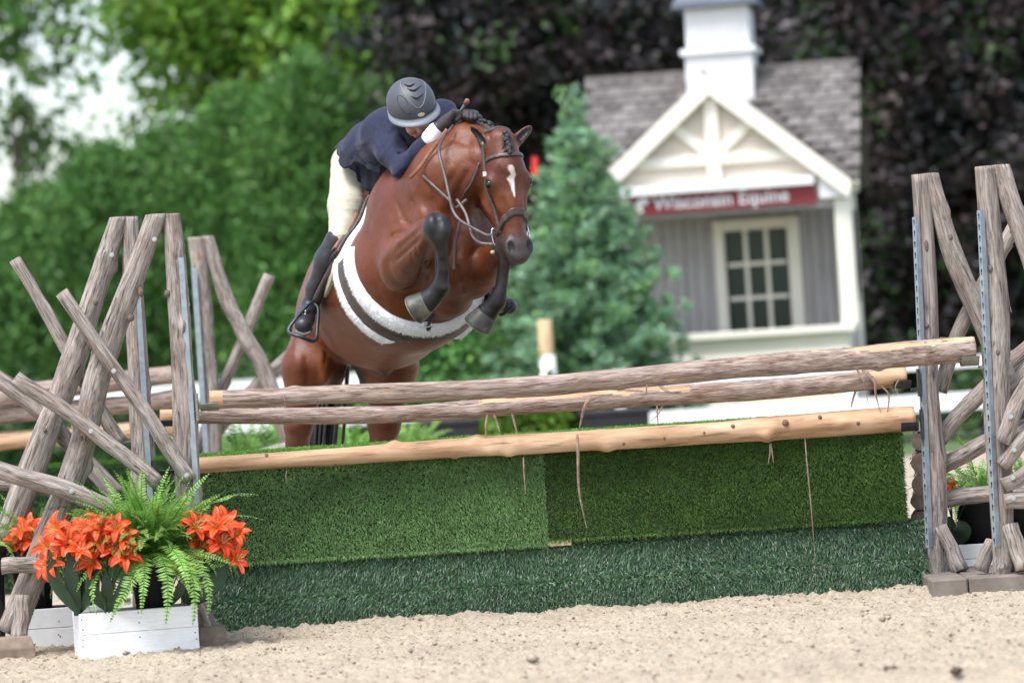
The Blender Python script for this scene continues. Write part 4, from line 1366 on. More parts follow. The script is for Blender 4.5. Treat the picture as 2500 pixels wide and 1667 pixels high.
# ------------------------------------------------------------------ body fields (smoothly joined round forms -> one skin)
def surf_nets(D, o, h):
    s = D < 0
    nx, ny, nz = D.shape
    offs = [(i, j, k) for i in (0, 1) for j in (0, 1) for k in (0, 1)]
    cnt = np.zeros((nx - 1, ny - 1, nz - 1), np.int8)
    for (i, j, k) in offs:
        cnt += s[i:nx - 1 + i, j:ny - 1 + j, k:nz - 1 + k]
    act = (cnt > 0) & (cnt < 8)
    ii = np.argwhere(act)
    n = len(ii)
    idx = np.full(act.shape, -1, np.int32)
    idx[act] = np.arange(n)
    vals = {of: D[ii[:, 0] + of[0], ii[:, 1] + of[1], ii[:, 2] + of[2]] for of in offs}
    acc = np.zeros((n, 3)); c = np.zeros((n, 1))
    for a in offs:
        for ax in range(3):
            if a[ax] == 0:
                b = list(a); b[ax] = 1; b = tuple(b)
                va, vb = vals[a], vals[b]
                m = (va < 0) != (vb < 0)
                t = va[m] / (va[m] - vb[m])
                p = np.tile(np.array(a, float), (m.sum(), 1)); p[:, ax] = t
                acc[m] += p; c[m] += 1
    V = (ii + acc / np.maximum(c, 1)) * h + np.asarray(o)
    Fs = []
    for ax in range(3):
        b_, c_ = (ax + 1) % 3, (ax + 2) % 3
        sl0 = [slice(1, -1)] * 3; sl1 = [slice(1, -1)] * 3
        sl0[ax] = slice(0, -1); sl1[ax] = slice(1, None)
        s0, s1 = s[tuple(sl0)], s[tuple(sl1)]
        m = np.argwhere(s0 != s1)
        fl = s0[tuple(m.T)]
        e = m.copy()
        for q in (b_, c_): e[:, q] += 1
        def g(db, dc):
            r = e.copy(); r[:, b_] += db; r[:, c_] += dc
            return idx[r[:, 0], r[:, 1], r[:, 2]]
        q = np.stack([g(-1, -1), g(0, -1), g(0, 0), g(-1, 0)], -1)
        q[~fl] = q[~fl][:, ::-1]
        Fs.append(q)
    F = np.vstack(Fs)
    F = F[(F >= 0).all(1)]
    return V, F


class Prim:
    """tapered capsule ('c') or ellipsoid ('e'); col is the coat colour it carries"""
    def __init__(s, kind, p, k=.05, col=None, cut=False):
        s.kind, s.k, s.col, s.cut = kind, k, col, cut
        if kind == 'c':
            s.a, s.b, s.ra, s.rb = np.array(p[0], float), np.array(p[1], float), p[2], p[3]
            R = max(s.ra, s.rb)
            s.lo = np.minimum(s.a, s.b) - R; s.hi = np.maximum(s.a, s.b) + R
        else:
            s.c, s.r = np.array(p[0], float), np.array(p[1], float)
            s.ax = np.array(p[2], float) if len(p) > 2 else np.eye(3)
            ext = np.sqrt(((s.ax * s.r[:, None]) ** 2).sum(0))
            s.lo, s.hi = s.c - ext, s.c + ext

    def d(s, P):
        if s.kind == 'c':
            ab = s.b - s.a
            t = np.clip(((P - s.a) @ ab) / (ab @ ab + 1e-12), 0, 1)
            q = P - s.a - t[..., None] * ab
            return np.sqrt((q * q).sum(-1)) - (s.ra + (s.rb - s.ra) * t)
        q = (P - s.c) @ s.ax.T
        k0 = np.sqrt(((q / s.r) ** 2).sum(-1)); k1 = np.sqrt(((q / s.r ** 2) ** 2).sum(-1))
        return k0 * (k0 - 1) / (k1 + 1e-9)


def chain(pts, rad, k=.05, col=None):
    return [Prim('c', (pts[i], pts[i + 1], rad[i], rad[i + 1]), k, col) for i in range(len(pts) - 1)]


def evaluate(prims, lo, hi, h, grow=0.0):
    lo = np.asarray(lo, float); hi = np.asarray(hi, float)
    n = np.ceil((hi - lo) / h).astype(int) + 1
    D = np.full(tuple(n), .4, np.float32)
    ax = [lo[i] + h * np.arange(n[i]) for i in range(3)]
    for p in prims:
        m = p.k + 3 * h + grow + .01
        i0 = np.clip(np.floor((p.lo - m - lo) / h).astype(int), 0, n)
        i1 = np.clip(np.ceil((p.hi + m - lo) / h).astype(int) + 1, 0, n)
        if (i1 <= i0).any(): continue
        sl = tuple(slice(a, b) for a, b in zip(i0, i1))
        P = np.stack(np.meshgrid(*[ax[i][sl[i]] for i in range(3)], indexing='ij'), -1)
        d = p.d(P).astype(np.float32)
        c = D[sl]
        k = p.k
        if not p.cut:
            hh = np.clip(.5 + .5 * (d - c) / k, 0, 1)
            D[sl] = d * (1 - hh) + c * hh - k * hh * (1 - hh)
        else:
            d = -d
            hh = np.clip(.5 - .5 * (d - c) / k, 0, 1)
            D[sl] = d * (1 - hh) + c * hh + k * hh * (1 - hh)
    return D, ax


def relax(V, F, it=2, f=.5):
    n = len(V)
    E = np.vstack([F[:, [0, 1]], F[:, [1, 2]], F[:, [2, 3]], F[:, [3, 0]]])
    cnt = np.bincount(E.ravel(), minlength=n)[:, None]
    for k in range(it):
        for fac in (f, -f * .95):
            S_ = np.zeros_like(V)
            for c in range(3):
                S_[:, c] = np.bincount(E[:, 0], V[E[:, 1], c], n) + np.bincount(E[:, 1], V[E[:, 0], c], n)
            V = V + fac * (S_ / np.maximum(cnt, 1) - V)
    return V


def paint(V, prims, soft=.02):
    best = None
    W = np.zeros((len(V), 1)); C = np.zeros((len(V), 3))
    ds = [p.d(V) for p in prims if p.col is not None and not p.cut]
    cs = [p.col for p in prims if p.col is not None and not p.cut]
    mn = np.min(ds, axis=0)
    for d, c in zip(ds, cs):
        w = np.exp(-np.clip((d - mn) / soft, 0, 30))[:, None]
        W += w; C += w * np.array(c)
    C = C / W
    for p in prims:
        if p.cut and p.col is not None:
            w = np.clip(1.5 - np.abs(p.d(V)) / .005, 0, 1)[:, None]
            C = C * (1 - w) + w * np.array(p.col)
    return C


# ------------------------------------------------------------------ the horse
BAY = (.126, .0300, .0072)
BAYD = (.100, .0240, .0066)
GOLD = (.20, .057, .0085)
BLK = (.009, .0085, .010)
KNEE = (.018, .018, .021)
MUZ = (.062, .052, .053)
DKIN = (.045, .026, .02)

th_, ph_, ln_ = math.radians(20), math.radians(8), math.radians(-1.5)
N0 = np.array((math.sin(th_), -math.cos(th_), 0))
HD = np.array((0, 0, -1.0)) * math.cos(ph_) + N0 * math.sin(ph_)
HN = N0 * math.cos(ph_) + np.array((0, 0, 1.0)) * math.sin(ph_)
Rl = np.array(Matrix.Rotation(ln_, 3, Vector((0, 1, 0))))
HD, HN = Rl @ HD, Rl @ HN
HR = np.cross(HN, HD); HR = HR if HR[0] > 0 else -HR
HO = A(1226, 336, 20.78)
HAX = np.stack([HR, HD, HN])


def HP(r, d, n): return HO + r * HR + d * HD + n * HN


trunk = []
WARM = (.132, .0335, .0068)
trunk += [Prim('c', (A(1000, 688, 21.5), A(932, 732, 22.0), .350, .352), .05, WARM), Prim('c', (A(932, 732, 22.0), A(868, 745, 22.45), .352, .30), .08, WARM)]
trunk += [Prim('c', (A(1012, 640, 21.38), A(1000, 690, 21.5), .31, .345), .08, BAY)]
trunk += [Prim('c', (A(862, 700, 22.6), A(842, 770, 22.8), .24, .22), .1, BAY)]
trunk += [Prim('c', (A(972, 492, 21.5), A(925, 570, 21.95), .10, .14), .14, BAY)]
trunk += [Prim('c', (A(925, 570, 21.95), A(870, 650, 22.5), .14, .16), .14, BAY)]
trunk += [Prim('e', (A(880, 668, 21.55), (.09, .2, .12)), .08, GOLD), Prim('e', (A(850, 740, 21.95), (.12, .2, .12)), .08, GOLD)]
shoulder = [
    Prim('c', (A(985, 500, 21.38), A(1028, 590, 21.02), .155, .125), .09, BAY),
    Prim('c', (A(992, 560, 21.25), A(985, 640, 21.08), .12, .115), .06, BAY),
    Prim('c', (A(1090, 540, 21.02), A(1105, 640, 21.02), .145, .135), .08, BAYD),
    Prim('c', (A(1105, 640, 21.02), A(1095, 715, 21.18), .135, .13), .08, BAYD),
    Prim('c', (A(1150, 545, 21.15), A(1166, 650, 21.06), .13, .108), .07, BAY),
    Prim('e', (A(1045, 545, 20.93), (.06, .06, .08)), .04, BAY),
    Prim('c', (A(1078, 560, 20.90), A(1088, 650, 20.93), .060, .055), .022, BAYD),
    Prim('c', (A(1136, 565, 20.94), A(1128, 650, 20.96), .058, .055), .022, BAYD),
    Prim('c', (A(962, 470, 21.30), A(1025, 575, 20.97), .030, .034), .035, BAY),
    Prim('c', (A(1020, 470, 21.12), A(1055, 545, 20.93), .035, .04), .04, BAY),
]
neck = [
    Prim('c', (A(1028, 520, 21.32), A(1100, 430, 21.02), .235, .18), .12, BAY),
    Prim('c', (A(1100, 430, 21.02), A(1180, 395, 20.90), .18, .120), .08, BAY),
    Prim('c', (A(985, 455, 21.5), A(1065, 370, 21.25), .09, .10), .12, BAY),
    Prim('c', (A(1065, 370, 21.25), A(1140, 340, 21.02), .10, .075), .10, BAY),
    Prim('c', (A(1140, 340, 21.02), A(1222, 358, 20.88), .075, .065), .07, BAY),
    Prim('c', (A(1100, 500, 20.98), A(1160, 440, 20.86), .09, .065), .05, BAYD),
    Prim('c', (A(1150, 420, 20.83), A(1068, 520, 20.93), .040, .052), .03, BAY),
    Prim('c', (A(1130, 370, 20.92), A(1030, 440, 21.10), .040, .05), .04, BAY),
]
head = [
    Prim('c', (HP(0, .02, -.02), HP(0, .16, -.008), .072, .090), .04, BAYD),
    Prim('c', (HP(0, .16, -.012), HP(0, .34, -.005), .090, .066), .03, BAYD),
    Prim('c', (HP(0, .34, -.005), HP(0, .53, -.008), .066, .054), .03, BAY),
    Prim('e', (HP(.084, .222, .003), (.034, .048, .038), HAX), .03, BAYD), Prim('e', (HP(-.084, .222, .003), (.034, .048, .038), HAX), .03, BAYD),
    Prim('c', (HP(.078, .25, -.01), HP(.050, .36, .004), .026, .018), .03, BAY), Prim('c', (HP(-.078, .25, -.01), HP(-.050, .36, .004), .026, .018), .03, BAY),
    Prim('e', (HP(.056, .245, -.150), (.048, .135, .105), HAX), .04, BAY), Prim('e', (HP(-.056, .245, -.150), (.048, .135, .105), HAX), .04, BAY),
    Prim('c', (HP(.050, .32, -.11), HP(.024, .50, -.06), .052, .038), .04, BAY), Prim('c', (HP(-.050, .32, -.11), HP(-.024, .50, -.06), .052, .038), .04, BAY),
    Prim('e', (HP(0, .558, -.015), (.064, .072, .060), HAX), .03, MUZ),
    Prim('e', (HP(.046, .555, .018), (.029, .046, .030), HAX), .02, MUZ), Prim('e', (HP(-.046, .555, .018), (.029, .046, .030), HAX), .02, MUZ),
    Prim('e', (HP(0, .606, .0), (.048, .033, .042), HAX), .025, MUZ), Prim('e', (HP(0, .606, -.05), (.038, .034, .034), HAX), .02, MUZ),
    Prim('e', (HP(.050, .560, .046), (.016, .031, .019), HAX), .012, (.01, .008, .008), True), Prim('e', (HP(-.050, .560, .046), (.016, .031, .019), HAX), .012, (.01, .008, .008), True),
    Prim('e', (HP(.116, .232, .014), (.013, .017, .015), HAX), .012, DKIN, True), Prim('e', (HP(-.116, .232, .014), (.013, .017, .015), HAX), .012, DKIN, True),
    Prim('c', (HP(.066, .33, .046), HP(.050, .46, .046), .012, .010), .03, None, True), Prim('c', (HP(-.066, .33, .046), HP(-.050, .46, .046), .012, .010), .03, None, True),
    Prim('e', (HP(.052, .13, .098), (.016, .030, .014), HAX), .03, None, True), Prim('e', (HP(-.052, .13, .098), (.016, .030, .014), HAX), .03, None, True),
    Prim('c', (HP(-.046, .624, -.022), HP(.046, .624, -.022), .006, .006), .008, (.12, .06, .05), True),
]


def ear(base, tip, face):
    b, t = HP(*base), HP(*tip)
    ax1 = unit(t - b)
    f = HR * face[0] + HD * face[1] + HN * face[2]
    f = unit(f - ax1 * (f @ ax1)); w = np.cross(ax1, f)
    c = b * .5 + t * .5
    L_ = np.linalg.norm(t - b) / 2
    AXE = np.stack([w, ax1, f])
    return [Prim('e', (c, (.026, L_, .022), AXE), .018, BAYD), Prim('c', (HP(base[0] * .7, base[1] + .02, base[2]), b * .75 + t * .25, .035, .026), .02, BAYD),
            Prim('e', (c + f * .020 + ax1 * .004, (.0175, L_ * .86, .019), AXE), .006, (.010, .008, .008), True)]


head += ear((-.062, .035, -.03), (-.140, -.085, -.05), (-.8, 0, .45))
head += ear((.066, .03, -.03), (.172, -.052, -.02), (.62, -.45, .6))
foreR = [
    Prim('c', (A(1042, 548, 20.62), A(972, 612, 20.95), .034, .058), .012, BAY),
    Prim('c', (A(1050, 572, 20.60), A(985, 655, 20.90), .026, .050), .012, BAY),
    Prim('e', (A(950, 640, 21.08), (.05, .07, .085)), .045, BAY),
    Prim('c', (A(1000, 470, 21.22), A(1048, 556, 20.92), .045, .040), .014, BAY),
    Prim('c', (A(962, 500, 21.34), A(1000, 588, 21.03), .050, .055), .014, BAY),
    Prim('c', (A(1052, 455, 21.06), A(1078, 545, 20.90), .045, .042), .016, BAY),
    Prim('c', (A(1100, 395, 20.96), A(1050, 455, 21.06), .06, .05), .025, BAY),
    Prim('c', (A(985, 650, 21.0), A(1060, 568, 20.56), .102, .058), .04, BAY),
    Prim('e', (A(968, 658, 21.05), (.070, .10, .095)), .06, BAY),
    Prim('c', (A(970, 682, 21.04), A(985, 640, 21.05), .045, .08), .05, BAY),
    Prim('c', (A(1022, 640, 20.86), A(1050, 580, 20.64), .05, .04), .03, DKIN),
    Prim('e', (A(1067, 556, 20.49), (.069, .064, .076)), .035, KNEE),
    Prim('e', (A(1060, 548, 20.46), (.04, .04, .045)), .02, KNEE),
    Prim('e', (A(1080, 562, 20.46), (.034, .04, .05)), .012, KNEE),
    Prim('e', (A(1048, 562, 20.50), (.03, .04, .045)), .012, KNEE),
    Prim('c', (A(1072, 582, 20.48), A(1080, 618, 20.49), .044, .030), .02, BLK),
    Prim('c', (A(1080, 618, 20.49), A(1082, 660, 20.5), .029, .028), .012, BLK),
    Prim('c', (A(1070, 600, 20.56), A(1072, 680, 20.58), .018, .020), .010, BLK),
    Prim('c', (A(1082, 660, 20.5), A(1078, 692, 20.52), .028, .041), .015, BLK),
    Prim('e', (A(1077, 702, 20.54), (.046, .048, .040)), .015, BLK),
    Prim('e', (A(1084, 704, 20.50), (.022, .022, .022)), .012, BLK),
    Prim('c', (A(1072, 708, 20.54), A(1044, 737, 20.56), .044, .056), .02, BLK),
]
foreL = [
    Prim('c', (A(1166, 668, 21.08), A(1228, 600, 20.84), .096, .056), .05, BAY),
    Prim('c', (A(1160, 698, 21.1), A(1165, 650, 21.08), .055, .09), .05, BAY),
    Prim('e', (A(1236, 594, 20.80), (.058, .058, .068)), .035, KNEE),
    Prim('c', (A(1239, 612, 20.80), A(1234, 640, 20.81), .042, .028), .02, BLK),
    Prim('c', (A(1234, 640, 20.81), A(1227, 690, 20.83), .027, .026), .012, BLK),
    Prim('c', (A(1226, 640, 20.88), A(1214, 715, 20.90), .017, .019), .010, BLK),
    Prim('c', (A(1227, 690, 20.83), A(1218, 722, 20.84), .026, .040), .015, BLK),
    Prim('e', (A(1213, 736, 20.85), (.044, .046, .041)), .015, BLK),
    Prim('c', (A(1209, 742, 20.85), A(1188, 766, 20.87), .043, .056), .02, BLK),
]
hind = [
    Prim('c', (A(806, 792, 22.55), A(750, 895, 22.42), .195, .128), .08, BAY),
    Prim('c', (A(750, 895, 22.42), A(729, 1035, 22.42), .128, .070), .05, BAY),
    Prim('c', (A(790, 830, 22.72), A(775, 900, 22.65), .16, .12), .08, BAYD),
    Prim('c', (A(729, 1035, 22.42), A(722, 1170, 22.68), .070, .058), .05, BAYD),
    Prim('c', (A(722, 1170, 22.68), A(722, 1205, 22.70), .062, .046), .03, BLK),
    Prim('c', (A(722, 1205, 22.70), A(720, 1330, 22.62), .044, .040), .03, BLK),
    Prim('c', (A(720, 1330, 22.62), A(718, 1372, 22.56), .050, .048), .03, BLK),
    Prim('c', (A(920, 810, 22.5), A(956, 895, 22.4), .19, .135), .08, BAY),
    Prim('c', (A(956, 895, 22.4), A(938, 1035, 22.4), .135, .080), .05, BAY),
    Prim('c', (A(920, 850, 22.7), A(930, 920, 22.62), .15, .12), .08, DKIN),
    Prim('c', (A(938, 1035, 22.4), A(930, 1160, 22.66), .080, .058), .05, BAYD),
    Prim('c', (A(930, 1160, 22.66), A(930, 1195, 22.68), .062, .046), .03, BLK),
    Prim('c', (A(930, 1195, 22.68), A(930, 1320, 22.60), .044, .040), .03, BLK),
    Prim('c', (A(930, 1320, 22.60), A(928, 1362, 22.54), .050, .048), .03, BLK),
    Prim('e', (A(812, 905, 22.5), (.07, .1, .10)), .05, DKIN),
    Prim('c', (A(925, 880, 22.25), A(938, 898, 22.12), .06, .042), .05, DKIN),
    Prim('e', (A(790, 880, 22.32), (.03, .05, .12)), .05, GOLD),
    # muscle lines
    Prim('c', (A(1035, 552, 20.66), A(955, 632, 20.97), .030, .045), .03, BAY),
    Prim('c', (A(1010, 600, 20.90), A(1048, 640, 20.80), .012, .012), .035, None, True),
]
allp = trunk + shoulder + neck + head[:0] + foreR + foreL + hind
lo_, hi_ = np.array((-1.40, 20.2, 0.02)), np.array((.28, 23.15, 2.52))
HH = .0085
Dh, axh = evaluate(allp + head, lo_, hi_, HH)
Vh, Fh = surf_nets(Dh, lo_, HH)
Vh = relax(Vh, Fh, 2, .5)


def vnormals(V, F):
    N = np.zeros_like(V)
    fn = np.cross(V[F[:, 1]] - V[F[:, 0]], V[F[:, 3]] - V[F[:, 0]])
    for k in range(4):
        for c in range(3): N[:, c] += np.bincount(F[:, k], fn[:, c], len(V))
    return unit(N)


CAMP = Vector((0, 0, CAMH))
# muscle creases (positive depth) and ridges (negative) carved along lines on the skin
LINES = [
    ([(952, 582), (970, 568), (995, 562)], .011, .013), ([(965, 600), (995, 578), (1030, 550)], .016, -.012),
    ([(962, 640), (992, 612), (1030, 577)], .013, .014), ([(972, 672), (1000, 640), (1030, 600)], .016, -.008),
    ([(926, 598), (920, 640), (928, 682), (950, 706)], .016, .011), ([(966, 714), (1005, 700), (1030, 682)], .014, .020),
    ([(1046, 590), (1040, 640), (1026, 690)], .024, .035),
    ([(1104, 545), (1104, 600), (1098, 640), (1106, 690)], .016, .018), ([(1146, 628), (1168, 606), (1190, 592)], .014, .018),
    ([(1112, 640), (1124, 680), (1134, 712)], .014, .014), ([(1078, 575), (1080, 640)], .02, -.010), ([(1128, 575), (1128, 640)], .02, -.010),
    ([(1150, 405), (1128, 445), (1112, 490), (1100, 540)], .024, .024), ([(1110, 400), (1085, 450), (1078, 520)], .024, -.012),
    ([(1030, 425), (1052, 470), (1066, 520), (1072, 560)], .020, .018), ([(1000, 455), (1022, 500), (1040, 545)], .022, -.010),
    ([(965, 490), (985, 530), (1004, 560)], .018, .011), ([(945, 520), (958, 555), (968, 580)], .022, -.009),
    ([(1000, 488), (1008, 494)], .007, .007), ([(975, 535), (1000, 545), (1010, 535)], .010, .007),
    ([(768, 795), (784, 826), (798, 858), (792, 902)], .016, .018), ([(782, 790), (805, 826), (818, 860)], .024, -.010),
    ([(720, 800), (722, 860), (735, 920)], .030, -.010), ([(745, 860), (752, 910), (750, 950)], .02, .010),
    ([(860, 690), (880, 760), (930, 820)], .05, .010), ([(1080, 330), (1120, 345), (1165, 360)], .02, .008),
    ([(1168, 470), (1180, 500), (1200, 528)], .012, -.007), ([(1160, 440), (1164, 500), (1180, 540)], .016, .008),
    ([(1205, 470), (1222, 510), (1230, 550)], .012, .006), ([(1262, 440), (1266, 490), (1268, 540)], .010, .005),
    ([(1215, 405), (1228, 430)], .010, .007), ([(1268, 400), (1262, 425)], .010, .006), ([(1176, 432), (1190, 436), (1204, 450)], .008, -.006),
    ([(1014, 600), (1020, 625)], .008, .007), ([(1004, 618), (1010, 645)], .008, .006), ([(1100, 430), (1086, 470)], .012, .008),
]
for it_ in range(1):
    bv_ = BVHTree.FromPolygons([Vector(v) for v in Vh], [tuple(f) for f in Fh.tolist()])
    Nh = vnormals(Vh, Fh)
    disp = np.zeros(len(Vh))
    for pts, w, dep in LINES:
        Q = []
        for x, y in spline([(px, py, 0) for px, py in pts], max(3, 7 * len(pts)))[:, :2]:
            d = (at(x, y, 20.0) - CAMP).normalized()
            l = bv_.ray_cast(CAMP, d)[0]
            if l is not None: Q.append(l)
        if len(Q) < 2: continue
        Q = np.array(Q)
        sel = np.where((np.abs(Vh - Q.mean(0)) < np.ptp(Q, axis=0) / 2 + 3 * w + .02).all(1))[0]
        dm = np.full(len(sel), 9.0)
        tm = np.zeros(len(sel))
        for i in range(len(Q) - 1):
            if np.linalg.norm(Q[i + 1] - Q[i]) > .12: continue
            ab = Q[i + 1] - Q[i]
            t = np.clip(((Vh[sel] - Q[i]) @ ab) / (ab @ ab + 1e-9), 0, 1)
            dd_ = np.linalg.norm(Vh[sel] - Q[i] - t[:, None] * ab, axis=1)
            u_ = (i + t) / (len(Q) - 1)
            m_ = dd_ < dm
            dm[m_] = dd_[m_]; tm[m_] = u_[m_]
        fade = np.clip(np.minimum(tm, 1 - tm) * 5 + .25, 0, 1)
        disp[sel] -= .68 * dep * np.exp(-(dm / w) ** 2) * fade
    Vh = Vh + Nh * disp[:, None]
    Vh = Vh + vnormals(Vh, Fh) * ((fbm(Vh * 14, 2) - .5) * .006)[:, None]
    Vh = relax(Vh, Fh, 1, .4)
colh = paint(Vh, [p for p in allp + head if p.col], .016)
# white star on the forehead, as a mark of the coat
loc = (Vh - HO) @ HAX.T
star = np.array([(-.012, .018, 0)]) + np.array([(.004, .155, .026), (.016, .185, .018), (.002, .205, .024), (-.012, .205, .012), (.006, .23, .019), (.008, .262, .011), (.009, .292, .004)])
sd = np.full(len(Vh), 9.0)
for i, j in ((0, 1), (1, 2), (2, 3), (2, 4), (4, 5), (5, 6)):
    a_, b_ = star[i], star[j]
    ab = b_[:2] - a_[:2]
    t = np.clip(((loc[:, :2] - a_[:2]) @ ab) / (ab @ ab), 0, 1)
    sd = np.minimum(sd, np.linalg.norm(loc[:, :2] - a_[:2] - t[:, None] * ab, axis=1) - (a_[2] + (b_[2] - a_[2]) * t) * .62)
w_ = np.clip(.5 - sd / .006, 0, 1) * (loc[:, 2] > .02)
colh = colh * (1 - w_[:, None]) + w_[:, None] * np.array((.72, .70, .68))
# grey muzzle
g = (np.clip((loc[:, 1] + .35 * np.clip(-loc[:, 2], 0, .1) + (fbm(Vh * 22, 2) - .5) * .05 - .475) / .07, 0, 1) * (loc[:, 2] > -.16) * (np.abs(loc[:, 0]) < .12) * (loc[:, 1] < .75))[:, None] * .9
keep = np.clip(colh.sum(1) / .08, .25, 1)[:, None]
colh = colh * (1 - g) + g * np.array(MUZ) * keep
# darker ring round the eyes
for s_ in (-1, 1):
    de = np.linalg.norm(loc - np.array((s_ * .108, .232, .012)), axis=1)
    g = np.clip(1.35 - de / .034, 0, 1)[:, None] * .85
    colh = colh * (1 - g) + g * np.array((.03, .02, .018))


def mat_coat():
    m, nt, b = newmat('bay_coat')
    at_ = nt.nodes.new('ShaderNodeAttribute'); at_.attribute_name = 'col'
    v = coords(nt)
    n1 = noise_n(nt, v, 5, 4, .6, .5)
    n2 = noise_n(nt, v, 170, 3, .6)
    n3 = noise_n(nt, coords(nt, 'Object', (1, 1, .35)), 60, 4, .65)
    c = mul(nt, at_.outputs['Color'], ramp(nt, n1, [(.3, (.68, .58, .52)), (.5, (1, 1, 1)), (.7, (1.2, 1.28, 1.25))]))
    c = mul(nt, c, ramp(nt, n2, [(.3, (.85, .85, .85)), (.7, (1.14, 1.14, 1.14))]))
    c = mul(nt, c, ramp(nt, n3, [(.3, (.90, .88, .86)), (.7, (1.08, 1.1, 1.1))]))
    nt.links.new(c, b.inputs['Base Color'])
    b.inputs['Roughness'].default_value = .43
    b.inputs['Specular IOR Level'].default_value = .42
    mx = node(nt, 'ShaderNodeMath', operation='ADD')
    nt.links.new(n1, mx.inputs[0]); nt.links.new(n3, mx.inputs[1])
    my = node(nt, 'ShaderNodeMath', operation='MULTIPLY_ADD'); my.inputs[1].default_value = .45
    nh = noise_n(nt, coords(nt, 'Object', (1, 1, .22)), 260, 3, .7)
    nt.links.new(nh, my.inputs[0]); nt.links.new(mx.outputs[0], my.inputs[2])
    bump_n(nt, b, my.outputs[0], .30, .010)
    return m


M_coat = mat_coat()
horse = thing('horse', 'bay horse with a white star jumping over the log poles', 'horse', at(860, 1400, 22.5))
horse_body = obj('body', mesh('body', Vh, Fh, M_coat, True, colr=colh), horse)
BV = BVHTree.FromPolygons([Vector(v) for v in Vh], [tuple(f) for f in Fh.tolist()])
CAMP = Vector((0, 0, CAMH))


def hit(px, py, off=.008, default=21.0):
    d = (at(px, py, 20.0) - CAMP).normalized()
    l, n, i, t = BV.ray_cast(CAMP, d)
    if l is None: return at(px, py, default)
    return l - d * off


def near(p, off=.006):
    l, n, i, t = BV.find_nearest(Vector(p))
    return np.array(l + n * off)


# eyes
M_eye = mat_noise('dark_eye', [(.3, (.006, .004, .004)), (.7, (.012, .008, .007))], 10, .08)
for s_ in (-1, 1):
    bm = bmesh.new(); bmesh.ops.create_uvsphere(bm, u_segments=16, v_segments=12, radius=.0235)
    me = bpy.data.meshes.new('eye'); bm.to_mesh(me); bm.free(); me.materials.append(M_eye)
    me.polygons.foreach_set('use_smooth', [True] * len(me.polygons))
    obj('eye', me, horse, Matrix.Translation(HP(s_ * .1005, .232, .008)))
# hooves
M_hoof = mat_noise('pale_horn_hoof', [(.3, (.016, .018, .015)), (.5, (.052, .052, .040)), (.7, (.16, .15, .115))], 11, .5, .3)
M_shoe = mat_noise('horse_shoe', [(.3, (.30, .29, .26)), (.7, (.42, .41, .38))], 30, .4, metal=.5)


def hoof(c, d, fwd, s=1.0):
    """hoof from coronet c along axis d, toe towards fwd"""
    c, d, f = np.array(c, float), unit(np.array(d, float)), np.array(fwd, float)
    f = unit(f - d * (f @ d)); w = np.cross(d, f)
    n = 28
    a = np.linspace(0, 2 * math.pi, n, endpoint=False)
    V, ts = [], [(-.018, .044, .046), (-.006, .050, .052), (.0, .0525, .055), (.02, .058, .062), (.045, .064, .070), (.060, .0665, .0735), (.064, .064, .071)]
    for t, rw, rf in ts:
        sh = f * (t * .28)
        tq = t; V.append(c + d * tq * s + sh + (np.cos(a)[:, None] * w * rw + np.sin(a)[:, None] * f * rf * np.where(np.sin(a) > 0, 1.0, .85)[:, None]) * s)
    m = len(ts)
    V = np.vstack(V + [np.array([c + d * .052 * s])])
    F = []
    for i in range(m - 1):
        for j in range(n):
            F.append((i * n + j, i * n + (j + 1) % n, (i + 1) * n + (j + 1) % n, (i + 1) * n + j))
    F += [((m - 1) * n + j, (m - 1) * n + (j + 1) % n, m * n) for j in range(n)]
    F.append(tuple(range(n - 1, -1, -1)))
    o = obj('hoof', mesh('hoof', V, F, M_hoof, True), horse)
    P = [c + d * .0635 * s + f * .0175 + (math.cos(t) * w * .0585 + math.sin(t) * f * .0655) * s for t in np.linspace(-.9, math.pi + .9, 22)]
    T_ = tube(P, .0055 * s, 6, 1.0)
    obj('shoe', mesh('shoe', *T_, M_shoe, True), o)


hoof(A(1040, 738, 20.565), (-.86, .22, -.45), (-.3, -.9, -.3), 1.12)
hoof(A(1186, 767, 20.87), (-.60, .22, -.78), (-.3, -.9, -.1), 1.12)
for px, py, Y in ((718, 1378, 22.53), (928, 1368, 22.51)):
    c = A(px, py, Y); c[2] = .055
    hoof(c, (0, -.25, -1), (0, -1, 0), 1.05)

# mane (plaited along the crest), forelock, tail
M_hair = mat_noise('black_hair', [(.3, (.010, .009, .010)), (.7, (.030, .027, .028))], 90, .5, .6, stretch=(1, 1, 1))
mb = MB()
cr = spline([A(1085, 302, 21.06), A(1130, 284, 21.0), A(1168, 292, 20.98), A(1202, 316, 20.92), A(1228, 334, 20.86)], 26)
r = np.random.default_rng(3)
mb.tube([c - np.array((0, 0, .012)) for c in cr], .024, 8)
for i, c in enumerate(cr[2:]):
    for k in range(2):
        q = c + r.normal(0, .006, 3) + np.array((0, -.012 + .02 * k, .006))
        mb.tube([q + r.normal(0, .004, 3) + (-.012, 0, .008), q, q + r.normal(0, .004, 3) + (.013, -.004, -.014)], (.006, .0105, .0065), 7)
mb.build('mane', M_hair, horse, True)
mb = MB()
for i in range(7):
    p = HP(.0 + .006 * math.sin(i * 2.1), -.01 + .016 * i, .052 + .052 * (1 - math.exp(-i * .35)))
    p = near(p, .008)
    mb.tube([p - HD * .011 + HR * .006, p, p + HD * .011 - HR * .006], (.012, .0175 - .0010 * i, .011), 8)
for i in range(20):
    p = near(HP(r.uniform(-.03, .03), r.uniform(-.02, .05), .08), .004)
    mb.tube([p, p + HN * .012 + HD * .02, p + HN * .004 + HD * .045 + HR * r.normal(0, .008)], (.004, .004, .001), 5)
mb.build('forelock', M_hair, horse, True)
mb = MB()
